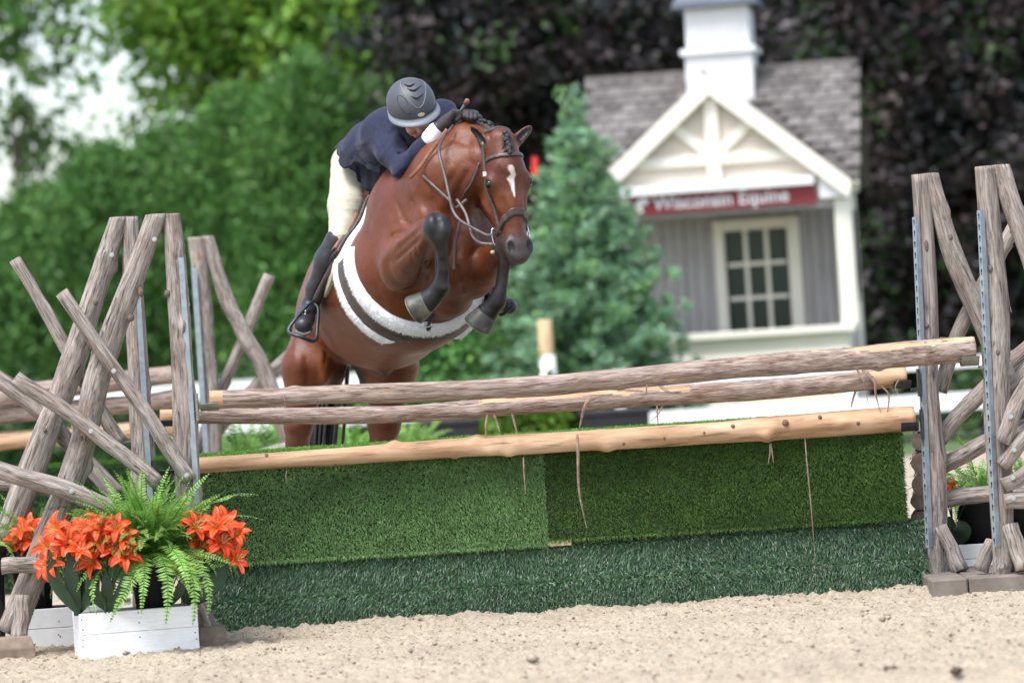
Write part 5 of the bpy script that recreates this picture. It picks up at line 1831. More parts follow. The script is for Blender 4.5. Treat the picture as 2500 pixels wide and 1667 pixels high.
for i in range(46):
    o_ = r.normal(0, 1, 3) * np.array((.035, .03, 0))
    p = [A(842, 690, 22.98) + o_ * .5, A(828, 760, 23.15) + o_, A(800, 900, 23.12) + o_ * 1.3, A(783, 1050, 23.02) + o_ * 1.5, A(774, 1180 + r.uniform(-40, 60), 22.98) + o_ * 1.3]
    mb.tube(spline(p, 14), np.linspace(.022, .006, 14), 5)
mb.build('tail', M_hair, horse, True)

# ------------------------------------------------------------------ saddle, pad, girth
GM = unit(np.array((.30, -.86, .41)))
GU = np.array((0, 0, 1.0)) - GM * GM[2]; GU = unit(GU)
GS = np.cross(GM, GU)                # across the horse
GC = A(1005, 645, 21.45)
body_p = trunk + shoulder[:3]


def shell(name, t, plane, parent, mat, h=.0065, lo=None, hi=None, inner=.012, fuzz=0.0, prims=None, sub=2):
    D, ax = evaluate(prims or body_p, lo, hi, h, .06)
    P = np.stack(np.meshgrid(*ax, indexing='ij'), -1)
    Q = P - GC
    a, u, s = Q @ GM, Q @ GU, Q @ GS
    th = t if not callable(t) else t(a, u, s)
    d = np.maximum(np.maximum(D - th, -(D + inner)), plane(a, u, s))
    V, F = surf_nets(d.astype(np.float32), lo, h)
    V = relax(V, F, sub, .5)
    if fuzz:
        V = V + (fbm(V * 120, 2)[:, None] - .45) * fuzz * unit(V - GC)
    return obj(name, mesh(name, V, F, mat, True), parent)


M_fleece = mat_noise('white_fleece', [(.3, (.80, .80, .81)), (.7, (.88, .88, .88))], 70, .95, .5, bscale=160, bdist=.006)
M_leather = mat_noise('brown_leather', [(.3, (.034, .018, .013)), (.7, (.075, .040, .028))], 25, .42, .25, bscale=120)
M_flap = mat_noise('dark_flap_leather', [(.3, (.012, .008, .007)), (.7, (.028, .017, .013))], 25, .42, .25, bscale=120)
M_leatherl = mat_noise('tan_leather', [(.3, (.16, .060, .032)), (.7, (.24, .095, .05))], 25, .45, .2)
M_strap = mat_noise('dark_brown_strap', [(.3, (.045, .032, .030)), (.7, (.085, .062, .056))], 30, .42, .2)
M_padw = mat_noise('white_pad_cloth', [(.3, (.66, .66, .69)), (.7, (.78, .78, .80))], 50, .9, .4)
M_padc = mat_noise('cream_panel', [(.3, (.50, .46, .33)), (.7, (.60, .56, .42))], 20, .7)
GLO, GHI = np.array((-1.05, 20.95, 1.35)), np.array((.05, 21.95, 2.2))
saddle = thing('saddle', 'brown jumping saddle on a white pad, held by a fleece-edged girth', 'saddle', A(960, 560, 21.7))
girth_end = lambda u: u - .06
girth = shell('girth', .022, lambda a, u, s: np.maximum(np.abs(a) - .058, u - .05), saddle, M_strap, lo=GLO, hi=GHI)
for a0 in (-.064, .062):
    shell('fleece_edge', lambda a, u, s: .012 + .018 * np.sqrt(np.clip(1 - ((a - a0) / .033) ** 2, 0, 1)), lambda a, u, s: np.maximum(np.abs(a - a0) - .030, u - .075), girth, M_fleece, lo=GLO, hi=GHI, fuzz=.009)
SLO, SHI = np.array((-1.15, 21.1, 1.6)), np.array((.15, 22.5, 2.45))
pad = shell('saddle_pad', .014, lambda a, u, s: np.maximum(np.maximum(a + .020, -.44 - a), .05 - u), saddle, M_padw, lo=SLO, hi=SHI)
shell('pad_edge', lambda a, u, s: .010 + .014 * np.sqrt(np.clip(1 - ((a + .012) / .022) ** 2, 0, 1)), lambda a, u, s: np.maximum(np.abs(a + .012) - .018, .04 - u), pad, M_fleece, lo=SLO, hi=SHI, h=.006)
shell('panel', .020, lambda a, u, s: np.maximum(np.maximum(a + .040, -.42 - a), .035 - u), saddle, M_padc, lo=SLO, hi=SHI)
shell('flap', .040, lambda a, u, s: np.maximum(np.maximum(a + .045 - .10 * np.clip(u - .12, 0, .2), -.40 - a), .115 - u), saddle, M_flap, lo=SLO, hi=SHI)
shell('knee_roll', .052, lambda a, u, s: np.maximum(np.maximum(np.abs(a + .115) - .022, .16 - u), u - .36), saddle, M_leatherl, lo=SLO, hi=SHI)
D, ax = evaluate([Prim('c', (A(918, 480, 21.72), A(890, 515, 21.95), .075, .085), .05), Prim('c', (A(892, 525, 21.95), A(876, 540, 22.12), .085, .07), .05), Prim('c', (A(858, 515, 22.14), A(896, 510, 22.16), .034, .034), .05)],
                 (-1.15, 21.5, 1.7), (-.45, 22.45, 2.4), .009)
V, F = surf_nets(D, (-1.15, 21.5, 1.7), .009)
obj('seat', mesh('seat', relax(V, F, 2), F, M_leatherl, True), saddle)
# loose wool fibres standing off the fleece
def fibres(o, n, L, seed):
    r = np.random.default_rng(seed)
    me = o.data
    V = np.array([v.co[:] for v in me.vertices]); F = np.array([p.vertices[:] for p in me.polygons])
    N = vnormals(V, F)
    sel = F[r.integers(0, len(F), n)]
    w = r.dirichlet((1, 1, 1, 1), n)[:, :, None]
    P = (V[sel] * w).sum(1); D = (N[sel] * w).sum(1) + r.normal(0, .55, (n, 3))
    V_, F_, c_ = blades(P, D, L, .0022, [(.86, .86, .86), (.80, .80, .81)], seed, .08)
    f_ = obj('fleece_fibres', mesh('fleece_fibres', V_, F_, M_wool, False, colr=c_), girth)
    f_['kind'] = 'stuff'


M_wool = mat_attr('wool_fibre', .9, 20, .05, trans=.2, spec=.1)
for i, o_ in enumerate([c for c in girth.children if c.name.startswith('fleece_edge')]):
    fibres(o_, 9000, .0105, 60 + i)
# girth buckle strap under the breast
mb = MB()
q = [hit(1052, 768, .03), hit(1049, 790, .036), hit(1044, 812, .034)]
mb.tube([np.array(v) for v in q], .013, 6, .35)
mb.build('buckle_strap', M_black, saddle, True)
M_steel = mat_noise('polished_steel', [(.3, (.62, .62, .63)), (.7, (.78, .78, .79))], 30, .18, metal=1.0)


def ring(c, w, h, ax1, ax2, rad, name, parent, mat=None, arc=(0, 2 * math.pi)):
    t = np.linspace(arc[0], arc[1], 28)
    P = np.array(c) + np.cos(t)[:, None] * w * np.array(ax1) + np.sin(t)[:, None] * h * np.array(ax2)
    return obj(name, mesh(name, *tube(P, rad, 7), mat or M_steel, True), parent)


for (px, py) in ((1043, 792), (1040, 814)):
    ring(np.array(hit(px, py, .042)), .022, .012, (1, 0, 0), (0, 0, 1), .0032, 'buckle', saddle)

# ------------------------------------------------------------------ bridle and reins
bridle = thing('bridle', 'brown leather bridle with steel bit and reins on the horse head', 'bridle', HP(0, .3, .07))
hb_p = head[:21] + neck[-2:]


def headband(name, t, fn, mat, lo=(-.22, 20.5, 1.65), hi=(.20, 21.0, 2.45), h=.0048):
    lo = np.array(lo); hi = np.array(hi)
    D, ax = evaluate(head, lo, hi, h, t + .02)
    P = np.stack(np.meshgrid(*ax, indexing='ij'), -1)
    q = (P - HO) @ HAX.T
    d = np.maximum(np.maximum(D - t, -(D + .010)), fn(q[..., 0], q[..., 1], q[..., 2]))
    V, F = surf_nets(d.astype(np.float32), lo, h)
    return obj(name, mesh(name, relax(V, F, 2), F, mat, True), bridle)


headband('noseband', .011, lambda r_, d_, n_: np.maximum(np.abs(d_ + .62 * n_ - .428) - .016, -.115 - n_), M_strap)
headband('browband', .009, lambda r_, d_, n_: np.maximum(np.abs(d_ + .12 * n_ + .10 * np.abs(r_) - .112) - .0105, -.045 - n_), M_strap)


def flat_strap(name, pts, w, parent, mat, th=.35, n=26):
    P = spline(np.array([np.array(p) for p in pts]), n)
    return obj(name, mesh(name, *tube(P, w, 8, th, True, (0, -1, .15)), mat, True), parent)


for s_ in (-1, 1):
    pts = [near(HP(s_ * x, d_, n_), .005) for x, d_, n_ in ((.075, .01, -.05), (.10, .09, -.035), (.11, .17, -.035), (.105, .25, -.045), (.085, .35, -.04), (.07, .43, -.035), (.066, .472, -.03))]
    flat_strap('cheekpiece', pts, .0085, bridle, M_strap, .4)
    k = pts[2]
    obj('buckle', MB().box((-.009, -.004, -.012), (.009, .004, .012)).me('buckle', M_steel), bridle, Matrix.Translation(np.array(k) + np.array((s_ * .004, -.006, 0))))
pts = [near(HP(0, -.045, -.03) + HR * x, .006) for x in (-.07, -.035, 0, .035, .07)]
flat_strap('crownpiece', pts, .010, bridle, M_strap, .4)
pts = [hit(1170, 398, .006), hit(1160, 425, .006), hit(1148, 452, .008), hit(1136, 468, .01), hit(1128, 486, .01)]
flat_strap('throatlatch', pts, .006, bridle, M_strap, .4)
bR = np.array(hit(1207, 578, .012))
ring(bR, .026, .042, HR * .55 + HN * -.2 + np.array((0, -.6, 0)) * .3, HD * -1, .0048, 'bit_ring', bridle)
obj('bit_cheek', mesh('bit_cheek', *tube([bR + HR * .012 - HD * .045 + HN * .012, bR + HR * .014 + HD * .045 + HN * .012], .0045, 7), M_steel, True), bridle)
bL = np.array(near(HP(.075, .49, -.03), .012))
ring(bL, .014, .038, HN, HD, .0045, 'bit_ring', bridle)
obj('rein_stop', mesh('rein_stop', *tube([np.array(hit(1200, 616, .02)), np.array(hit(1206, 617, .02))], .010, 8), mat_noise('pale_rubber', [(.3, (.40, .33, .24)), (.7, (.5, .42, .3))], 20, .6), True), bridle)


def rein(pts, w, mat, name='rein', th=.45, off=.010):
    Q = []
    for px, py, Y in pts:
        h_ = hit(px, py, off, Y)
        q = at(px, py, min(Y, (h_.y if h_.y < Y + .4 else Y)))
        Q.append(np.array(q))
    return flat_strap(name, Q, w, bridle, mat, th, 44)


rein([(1200, 574, 20.42), (1186, 573, 20.44), (1153, 556, 20.50), (1122, 537, 20.56), (1105, 512, 20.60), (1097, 479, 20.63), (1087, 433, 20.68), (1073, 377, 20.74), (1077, 346, 20.82), (1107, 306, 20.92)], .0078, M_strap)
rein([(1204, 597, 20.43), (1173, 593, 20.46), (1153, 575, 20.52), (1138, 524, 20.60), (1115, 486, 20.66)], .0085, M_strap)
rein([(1031, 428, 20.9), (1060, 455, 20.85), (1097, 489, 20.75), (1112, 507, 20.75), (1140, 487, 20.78)], .0078, M_strap)
rein([(1122, 542, 20.85), (1117, 570, 20.85), (1110, 600, 20.86), (1108, 660, 20.9)], .009, M_strap, 'martingale')
rein([(1092, 316, 20.86), (1056, 365, 20.86), (1020, 415, 20.86), (1001, 434, 20.9)], .010, M_leatherl, 'rein', .35)
# ------------------------------------------------------------------ the rider
rider = thing('person', 'rider in navy jacket, cream breeches and dark helmet folded over the horse neck', 'person', A(880, 480, 21.8))
SKIN = (.72, .46, .37)
M_skin = mat_attr('skin', .5, 40, .08, .1, 150)
torso = [((866, 398, 21.98), .118), ((884, 380, 21.86), .118), ((908, 362, 21.74), .118), ((958, 338, 21.52), .138), ((990, 318, 21.40), .105)]
thighR = [((856, 412, 21.86), .100), ((845, 500, 21.70), .085), ((832, 580, 21.58), .060)]
thighL = [((905, 410, 21.90), .103), ((1010, 520, 21.75), .075), ((1110, 590, 21.62), .062)]
shinR = [((826, 588, 21.58), .062), ((802, 636, 21.63), .064), ((774, 703, 21.71), .046), ((758, 742, 21.75), .036)]
shinL = [((1112, 600, 21.62), .060), ((1160, 665, 21.58), .056), ((1188, 705, 21.56), .040), ((1200, 724, 21.55), .036)]
footR = [((757, 746, 21.76), .040), ((745, 778, 21.64), .042), ((740, 795, 21.53), .040)]
footL = [((1200, 728, 21.56), .040), ((1222, 742, 21.44), .042), ((1243, 748, 21.34), .038)]
armR = [((922, 326, 21.44), .068), ((958, 372, 21.28), .060), ((990, 410, 21.13), .052)]
foreR_ = [((990, 410, 21.13), .052), ((1028, 370, 21.06), .047), ((1062, 326, 21.01), .036)]
armL = [((1078, 284, 21.46), .066), ((1120, 330, 21.40), .055), ((1150, 345, 21.28), .050)]
foreL_ = [((1150, 345, 21.28), .050), ((1156, 312, 21.14), .042), ((1154, 292, 21.06), .034)]


def CH(seq, dr, k, col):
    return chain([A(*p) for p, r in seq], [r + dr for p, r in seq], k, col)


sh = [Prim('c', (A(925, 322, 21.44), A(1078, 280, 21.46), .075, .070), .06, SKIN)]
HC = A(1008, 272, 21.20)
neckp = [Prim('c', (A(992, 308, 21.38), A(1008, 282, 21.26), .056, .058), .03, SKIN)]
FU = unit(np.array((-.10, -.50, .86)))          # crown of the head, tipped towards the camera
FF = np.array((.20, -.86, -.45)); FF = unit(FF - FU * (FF @ FU))
FR = np.cross(FF, FU)
FR = FR if FR[0] > 0 else -FR
FAX = np.stack([FR, FF, FU])


def FP(r_, f_, u_): return HC + FR * r_ + FF * f_ + FU * u_


face = [
    Prim('e', (FP(0, -.01, .02), (.076, .094, .092), FAX), .02, SKIN),
    Prim('e', (FP(0, .030, -.072), (.056, .058, .078), FAX), .03, SKIN),
    Prim('e', (FP(0, .064, -.132), (.026, .024, .020), FAX), .02, SKIN),
    Prim('c', (FP(0, .088, -.015), FP(0, .112, -.062), .009, .014), .012, (.54, .27, .20)),
    Prim('c', (FP(-.018, .085, -.100), FP(.018, .085, -.100), .009, .009), .012, (.42, .15, .12)),
    Prim('c', (FP(-.022, .099, -.0995), FP(.022, .099, -.0995), .0035, .0035), .006, (.16, .06, .05), True),
    Prim('e', (FP(-.036, .076, -.06), (.026, .024, .024), FAX), .02, (.54, .27, .20)), Prim('e', (FP(.036, .076, -.06), (.026, .024, .024), FAX), .02, (.54, .27, .20)),
    Prim('e', (FP(-.032, .098, -.006), (.016, .012, .010), FAX), .012, (.30, .16, .12), True), Prim('e', (FP(.032, .098, -.006), (.016, .012, .010), FAX), .012, (.30, .16, .12), True),
    Prim('e', (FP(-.078, .0, -.02), (.010, .018, .028), FAX), .01, SKIN), Prim('e', (FP(.078, .0, -.02), (.010, .018, .028), FAX), .01, SKIN),
]


def fieldmesh(prims, lo, hi, h, it=2):
    lo = np.array(lo, float); hi = np.array(hi, float)
    D, ax = evaluate(prims, lo, hi, h)
    V, F = surf_nets(D, lo, h)
    return relax(V, F, it), F


def bounds(prims, m=.03):
    return np.min([p.lo for p in prims], 0) - m, np.max([p.hi for p in prims], 0) + m


def part(name, prims, mat, parent, h=.007, it=2, disp=None):
    V, F = fieldmesh(prims, *bounds(prims), h, it)
    c = paint(V, [p for p in prims if p.col], .006) if any(p.col for p in prims) else None
    if disp is not None: V = disp(V, F)
    return obj(name, mesh(name, V, F, mat, True, colr=c), parent)


bodyp = CH(torso, -.022, .05, SKIN) + sh[:0] + CH(thighR, -.012, .03, SKIN) + CH(thighL, -.012, .03, SKIN) + CH(shinR, -.010, .03, SKIN) + CH(shinL, -.010, .03, SKIN) + CH(footR, -.010, .02, SKIN) + CH(footL, -.010, .02, SKIN) \
    + CH(armR, -.014, .03, SKIN) + CH(foreR_, -.012, .02, SKIN) + CH(armL, -.014, .03, SKIN) + CH(foreL_, -.012, .02, SKIN) + [Prim('c', (A(925, 322, 21.44), A(1078, 280, 21.46), .055, .05), .05, SKIN)] + neckp + face \
    + [Prim('c', (A(1062, 326, 21.01), A(1092, 298, 21.0), .026, .030), .02, SKIN), Prim('c', (A(1154, 292, 21.06), A(1152, 284, 21.03), .026, .03), .02, SKIN)]
part('body', bodyp, M_skin, rider, .0065, 1)


def wrinkles(amp, dirn, freq, seed):
    dirn = np.array(dirn, float)
    def f(V, F):
        N = np.zeros_like(V)
        fn = np.cross(V[F[:, 1]] - V[F[:, 0]], V[F[:, 3]] - V[F[:, 0]])
        for k in range(4):
            for c in range(3): N[:, c] += np.bincount(F[:, k], fn[:, c], len(V))
        N = unit(N)
        q = np.stack([V @ dirn * freq, V[:, 0] * 6, V[:, 2] * 6 + seed], -1)
        return V + N * ((fbm(q, 3) - .5) * amp)[:, None]
    return f


M_navy = mat_noise('navy_wool', [(.3, (.010, .013, .034)), (.7, (.020, .025, .060))], 60, .8, .5, bscale=220, sheen=.08, spec=.25, bdist=.003)
M_navyd = mat_noise('shaded_navy', [(.3, (.004, .005, .011)), (.7, (.009, .011, .022))], 60, .9, .4, bscale=220)  # navy darkened to near black: shade under the jacket put into the cloth colour
M_breech = mat_noise('cream_breeches', [(.3, (.43, .405, .31)), (.7, (.53, .50, .40))], 18, .75, .3, bscale=120)
M_boot = mat_noise('black_boot_leather', [(.3, (.016, .018, .022)), (.7, (.032, .035, .042))], 14, .40, .15, spec=.5)
M_helm = mat_noise('matt_helmet', [(.3, (.055, .060, .072)), (.7, (.070, .076, .090))], 120, .5, .15, bscale=300)
M_brim = mat_noise('helmet_brim', [(.3, (.13, .145, .17)), (.7, (.16, .175, .20))], 80, .5)
M_glove = mat_noise('dark_glove', [(.3, (.022, .018, .019)), (.7, (.045, .038, .040))], 50, .7, .4, bscale=160)
M_shirt = mat_noise('white_shirt', [(.3, (.74, .75, .80)), (.7, (.82, .83, .86))], 30, .8)

# breeches
br = CH([((864, 402, 21.98), .115), ((874, 388, 21.9), .115)], .006, .05, None) + CH(thighR, .004, .04, None) + CH(thighL, .004, .04, None) + CH([((830, 585, 21.58), .060), ((826, 600, 21.585), .056)], .004, .02, None)
part('breeches', br, M_breech, rider, .0075, 2, wrinkles(.010, (.15, .1, .95), 34, 1))
# jacket with sleeves
jk = CH(torso[1:], .014, .06, None) + [Prim('c', (A(925, 322, 21.44), A(1078, 280, 21.46), .078, .072), .06)] + CH(armR, .012, .04, None) + CH([((990, 410, 21.13), .052), ((1028, 370, 21.06), .047), ((1046, 347, 21.03), .042)], .006, .03, None) \
    + CH(armL, .010, .04, None) + CH([((1150, 345, 21.28), .050), ((1155, 306, 21.11), .042)], .008, .03, None)
jk += [Prim('c', (A(975, 375, 21.15), A(1008, 352, 21.08), .006, .006), .018, None, True)]
jacket = part('jacket', jk, M_navy, rider, .0065, 2, wrinkles(.024, (.75, .2, -.62), 24, 4))


def sheet(name, top, bot, nu, nv, th, mat, parent, ruff=.012, seed=0, mid=0.0):
    a, b = spline([A(*p) for p in top], nu), spline([A(*p) for p in bot], nu)
    t = np.linspace(0, 1, nv)[:, None, None]
    P = a[None] * (1 - t) + b[None] * t
    P[..., 1] -= mid * np.sin(np.pi * t[..., 0])
    uu = np.linspace(0, 1, nu)[None, :]
    wv = (np.sin(uu * 19 + seed) + .6 * np.sin(uu * 33 + seed * 2)) * t[..., 0] * ruff
    P[..., 1] += wv
    P[..., 0] += wv * .4
    V1 = P.reshape(-1, 3)
    V2 = V1 + np.array((.3, .9, -.1)) * th
    n = nu * nv
    idx = np.arange(n).reshape(nv, nu)
    F = [tuple(f) for f in np.stack([idx[:-1, :-1], idx[1:, :-1], idx[1:, 1:], idx[:-1, 1:]], -1).reshape(-1, 4)]
    F += [tuple(f) for f in (np.stack([idx[:-1, :-1], idx[:-1, 1:], idx[1:, 1:], idx[1:, :-1]], -1).reshape(-1, 4) + n)]
    loop = list(idx[0]) + list(idx[1:, -1]) + list(idx[-1, ::-1][1:]) + list(idx[::-1, 0][1:-1])
    for i in range(len(loop)):
        p, q = int(loop[i]), int(loop[(i + 1) % len(loop)])
        F.append((p, q, q + n, p + n))
    return obj(name, mesh(name, np.vstack([V1, V2]), [tuple(int(x) for x in f) for f in F], mat, True), parent)


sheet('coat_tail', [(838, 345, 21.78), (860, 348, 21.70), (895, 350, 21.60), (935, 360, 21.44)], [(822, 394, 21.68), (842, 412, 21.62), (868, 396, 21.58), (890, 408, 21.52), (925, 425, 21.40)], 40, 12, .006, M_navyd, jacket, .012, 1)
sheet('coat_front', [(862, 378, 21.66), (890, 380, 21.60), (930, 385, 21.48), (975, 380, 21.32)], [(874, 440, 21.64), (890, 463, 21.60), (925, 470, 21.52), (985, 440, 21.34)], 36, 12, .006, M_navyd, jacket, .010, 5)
sheet('coat_tail', [(833, 342, 21.90), (870, 330, 21.78), (900, 345, 21.64)], [(816, 362, 21.90), (845, 360, 21.76), (868, 362, 21.68)], 24, 8, .006, M_navy, jacket, .006, 3)
# collar and chin strap
part('collar', [Prim('c', (A(985, 305, 21.30), A(1012, 340, 21.22), .040, .034), .03), Prim('c', (A(1012, 344, 21.22), A(1060, 318, 21.24), .034, .03), .03)], mat_noise('black_stock', [(.3, (.006, .006, .008)), (.7, (.012, .012, .016))], 40, .9), rider, .006)
# cuffs and gloves
part('cuff', [Prim('c', (A(1052, 338, 21.015), A(1064, 320, 21.005), .0475, .0425), .02)], M_shirt, rider, .005)
part('cuff', [Prim('c', (A(1155, 306, 21.11), A(1154, 296, 21.07), .044, .040), .02)], M_shirt, rider, .006)


def glove(W, K, down, side, name='glove'):
    """fist from wrist W to knuckles K; fingers curl towards down; side runs across the knuckles (index first)"""
    W, K, dn, sd_ = np.array(W), np.array(K), unit(np.array(down, float)), unit(np.array(side, float))
    fw = unit(K - W)
    pr = [Prim('c', (W, W * .4 + K * .6, .033, .034), .02)]
    for o_ in (-.026, -.008, .010, .027):
        pr.append(Prim('c', (W * .35 + K * .65 + sd_ * o_ * .8, K + sd_ * o_, .019, .0145), .014))
    for i, (o_, l) in enumerate(((-.027, .036), (-.009, .041), (.010, .039), (.028, .031))):
        p0 = K + sd_ * o_
        p1 = p0 + fw * l * .62 + dn * l * .55
        p2 = p1 - fw * l * .15 + dn * l * .75
        p3 = p2 - fw * l * .72 + dn * l * .05
        pr += chain([p0, p1, p2, p3], [.0125, .0115, .0105, .0095], .004)
    t0 = W * .6 + K * .4 - sd_ * .030
    t1 = t0 + fw * .035 - sd_ * .012 + dn * .016
    t2 = t1 + fw * .030 + dn * .022 + sd_ * .012
    pr += chain([t0, t1, t2], [.016, .0135, .011], .008)
    return part(name, pr, M_glove, rider, .0035, 1)


gR = glove(A(1066, 318, 21.00), A(1104, 284, 20.98), (.45, .05, -.88), (.35, -.55, .75))
part('glove_strap', [Prim('c', (A(1063, 322, 21.005), A(1071, 313, 21.0), .0385, .0365), .01)], M_boot, gR, .004)
glove(A(1156, 298, 21.06), A(1150, 276, 21.00), (-.1, -.65, -.7), (-.95, -.1, .2))

# boots
def boot(shin, foot, parent=rider):
    pr = CH(shin, .006, .03, None) + CH(foot, .004, .025, None)
    return part('boot', pr, M_boot, parent, .0055, 2, wrinkles(.006, (.2, .2, .9), 30, 2))


bo = boot(shinR, footR)
boot(shinL, footL)
M_sole = mat_noise('grey_sole', [(.3, (.09, .085, .075)), (.7, (.17, .16, .14))], 40, .8)
mb = MB()
mb.tube([A(721, 800, 21.56), A(724, 811, 21.49), A(740, 818, 21.47), A(754, 814, 21.49), A(761, 803, 21.57)], (.006, .009, .010, .009, .006), 6)
mb.build('sole', M_sole, bo, True)
mb = MB()
for k, (y0, y1) in enumerate(((757, 760), (764, 767))):
    mb.tube(spline([A(733 + k, y0 + 4, 21.66), A(745, y0 + 2, 21.575), A(757, y1 + 6, 21.63)], 9), .0042, 6)
mb.build('boot_strap', M_steel, bo, True)

# stirrups (irons and leathers hang from the saddle)
M_iron = mat_noise('black_stirrup_iron', [(.3, (.020, .024, .034)), (.7, (.035, .040, .052))], 30, .35, metal=.3)


def stirrup(pts, leather, parent=saddle):
    P = [A(*p) for p in pts]
    P = spline(P + [P[0]], 46)
    o = obj('stirrup', mesh('stirrup', *tube(P, .0105, 8, .8), M_iron, True), parent)
    P = spline([A(*p) for p in leather], 12)
    obj('stirrup_leather', mesh('stirrup_leather', *tube(P, .0125, 8, .3, True, (0, -1, .2)), M_strap, True), o)
    return o


stirrup([(765, 738, 21.62), (752, 744, 21.60), (722, 778, 21.54), (704, 809, 21.50), (735, 822, 21.46), (769, 832, 21.50), (775, 795, 21.56), (777, 755, 21.60)],
        [(766, 738, 21.61), (780, 708, 21.58), (805, 660, 21.52), (828, 615, 21.48), (842, 575, 21.50)])
stirrup([(1196, 700, 21.45), (1190, 706, 21.42), (1206, 740, 21.34), (1222, 768, 21.30), (1246, 752, 21.28), (1254, 742, 21.30), (1226, 722, 21.40), (1204, 702, 21.45)],
        [(1196, 700, 21.45), (1180, 680, 21.46), (1150, 640, 21.5)])

# helmet
HCT = FP(0, -.012, .045)
RS, RF, RU = .124, .146, .122
n1, n2 = 40, 18
ph = np.linspace(0, 2 * math.pi, n1, endpoint=False)
el = np.linspace(-.20, math.pi / 2 - .02, n2)
V = []
for e in el:
    ce, se = math.cos(e), math.sin(e)
    V.append(HCT + (np.cos(ph)[:, None] * FR * RS + np.sin(ph)[:, None] * FF * RF) * ce + FU * RU * se)
V.append((HCT + FU * RU)[None])
V = np.vstack(V)
F = [(i * n1 + j, i * n1 + (j + 1) % n1, (i + 1) * n1 + (j + 1) % n1, (i + 1) * n1 + j) for i in range(n2 - 1) for j in range(n1)]
F += [((n2 - 1) * n1 + j, (n2 - 1) * n1 + (j + 1) % n1, n2 * n1) for j in range(n1)]
helmet = obj('helmet', mesh('helmet', V, F, M_helm, True), rider)
HBV = BVHTree.FromPolygons([Vector(v) for v in V], F)


def hh(px, py, off=.002):
    d = (at(px, py, 20.0) - CAMP).normalized()
    l, n, i, t = HBV.ray_cast(CAMP, d)
    if l is None:
        l, n, i, t = HBV.find_nearest(at(px, py, HCT[1] - .02))
    return np.array(l + n * off if n.dot(d) < 0 else l - n * off)


# brim: a band that widens to the front
ang = np.linspace(math.radians(-28), math.radians(208), 60)
V = []
for lift in (0, -.006):
    for q in (0, .5, 1):
        sn = np.clip(np.sin(ang), 0, 1)
        outw = (.006 + .054 * sn ** 1.2) * q
        base = HCT + (np.cos(ang)[:, None] * FR * (RS * .985) + np.sin(ang)[:, None] * FF * (RF * .985)) * math.cos(.2) + FU * RU * math.sin(-.19)
        dr = unit(np.cos(ang)[:, None] * FR + np.sin(ang)[:, None] * FF)
        V.append(base + dr * outw[:, None] - FU * ((.005 + .008 * sn) * q - lift)[:, None])
n = 60
V = np.vstack(V)
F = []
for i in range(n - 1):
    for a_, b_ in ((0, 1), (1, 2), (2, 5), (5, 4), (4, 3), (3, 0)):
        F.append((a_ * n + i, a_ * n + i + 1, b_ * n + i + 1, b_ * n + i))
obj('brim', mesh('brim', V, F, M_brim, True), helmet)
M_slot = mat_noise('helmet_slot', [(.3, (.006, .006, .008)), (.7, (.010, .010, .013))], 30, .8)
for (pts) in (((986, 206), (1002, 210), (1025, 197)), ((994, 217), (1010, 221), (1029, 210)), ((1004, 236), (1018, 240), (1033, 229))):
    q = [hh(x, y, .0015) for x, y in pts]
    P = spline(q, 12)
    obj('vent', mesh('vent', *tube(P, .0075 * np.sin(np.linspace(.15, math.pi - .1, 12)) + .0008, 8, .45, True, tuple(-FF * .3 + FU)), M_slot, True), helmet)
M_line = mat_noise('helmet_trim', [(.3, (.17, .18, .20)), (.7, (.22, .23, .25))], 40, .4)
q = [hh(x, y, .001) for x, y in ((1000, 192), (982, 198), (978, 208), (990, 232), (1008, 256), (1022, 264), (1034, 252), (1039, 225), (1036, 203), (1022, 193), (1000, 192))]
obj('trim_line', mesh('trim_line', *tube(spline(q, 50), .0018, 5), M_line, True), helmet)
q = [hh(x, y, .0) for x, y in ((972, 234), (970, 246), (980, 266), (994, 279), (1003, 274), (994, 250), (982, 236), (972, 234))]
obj('side_vent', mesh('side_vent', *tube(spline(q, 36), .0017, 5), M_slot, True), helmet)
c = hh(1028, 280, .003)
t = np.linspace(0, 2 * math.pi, 20, endpoint=False)
V = [c] + [c + FR * .018 * math.cos(a) + FU * .011 * math.sin(a) - FF * .001 for a in t]
nb_ = unit(np.array(CAMP) - c) * .004
V = np.array(V + [v + nb_ for v in V[0:1]] + [v + nb_ for v in V[1:]])
F = [(21, 22 + i, 22 + (i + 1) % 20) for i in range(20)] + [(1 + i, 1 + (i + 1) % 20, 22 + (i + 1) % 20, 22 + i) for i in range(20)]
obj('badge', mesh('badge', V, F, mat_noise('cream_badge', [(.35, (.62, .54, .38)), (.5, (.42, .34, .22)), (.65, (.68, .60, .45))], 90, .4), False), helmet)
# hair net under the helmet and harness strap
obj('hair', mesh('hair', *tube(spline([FP(-.070, -.03, -.02), FP(-.072, .01, -.035), FP(-.066, .045, -.06)], 8), np.linspace(.018, .008, 8), 8), mat_noise('dark_hair', [(.3, (.012, .009, .008)), (.7, (.024, .018, .014))], 60, .6), True), rider)
P = spline([FP(-.079, .03, .0), FP(-.068, .045, -.06), FP(-.03, .060, -.142), FP(.0, .064, -.150), (FP(.03, .060, -.142)), FP(.068, .045, -.06), FP(.079, .03, 0)], 30)
obj('chin_strap', mesh('chin_strap', *tube(P, .007, 6, .4), M_black, True), helmet)

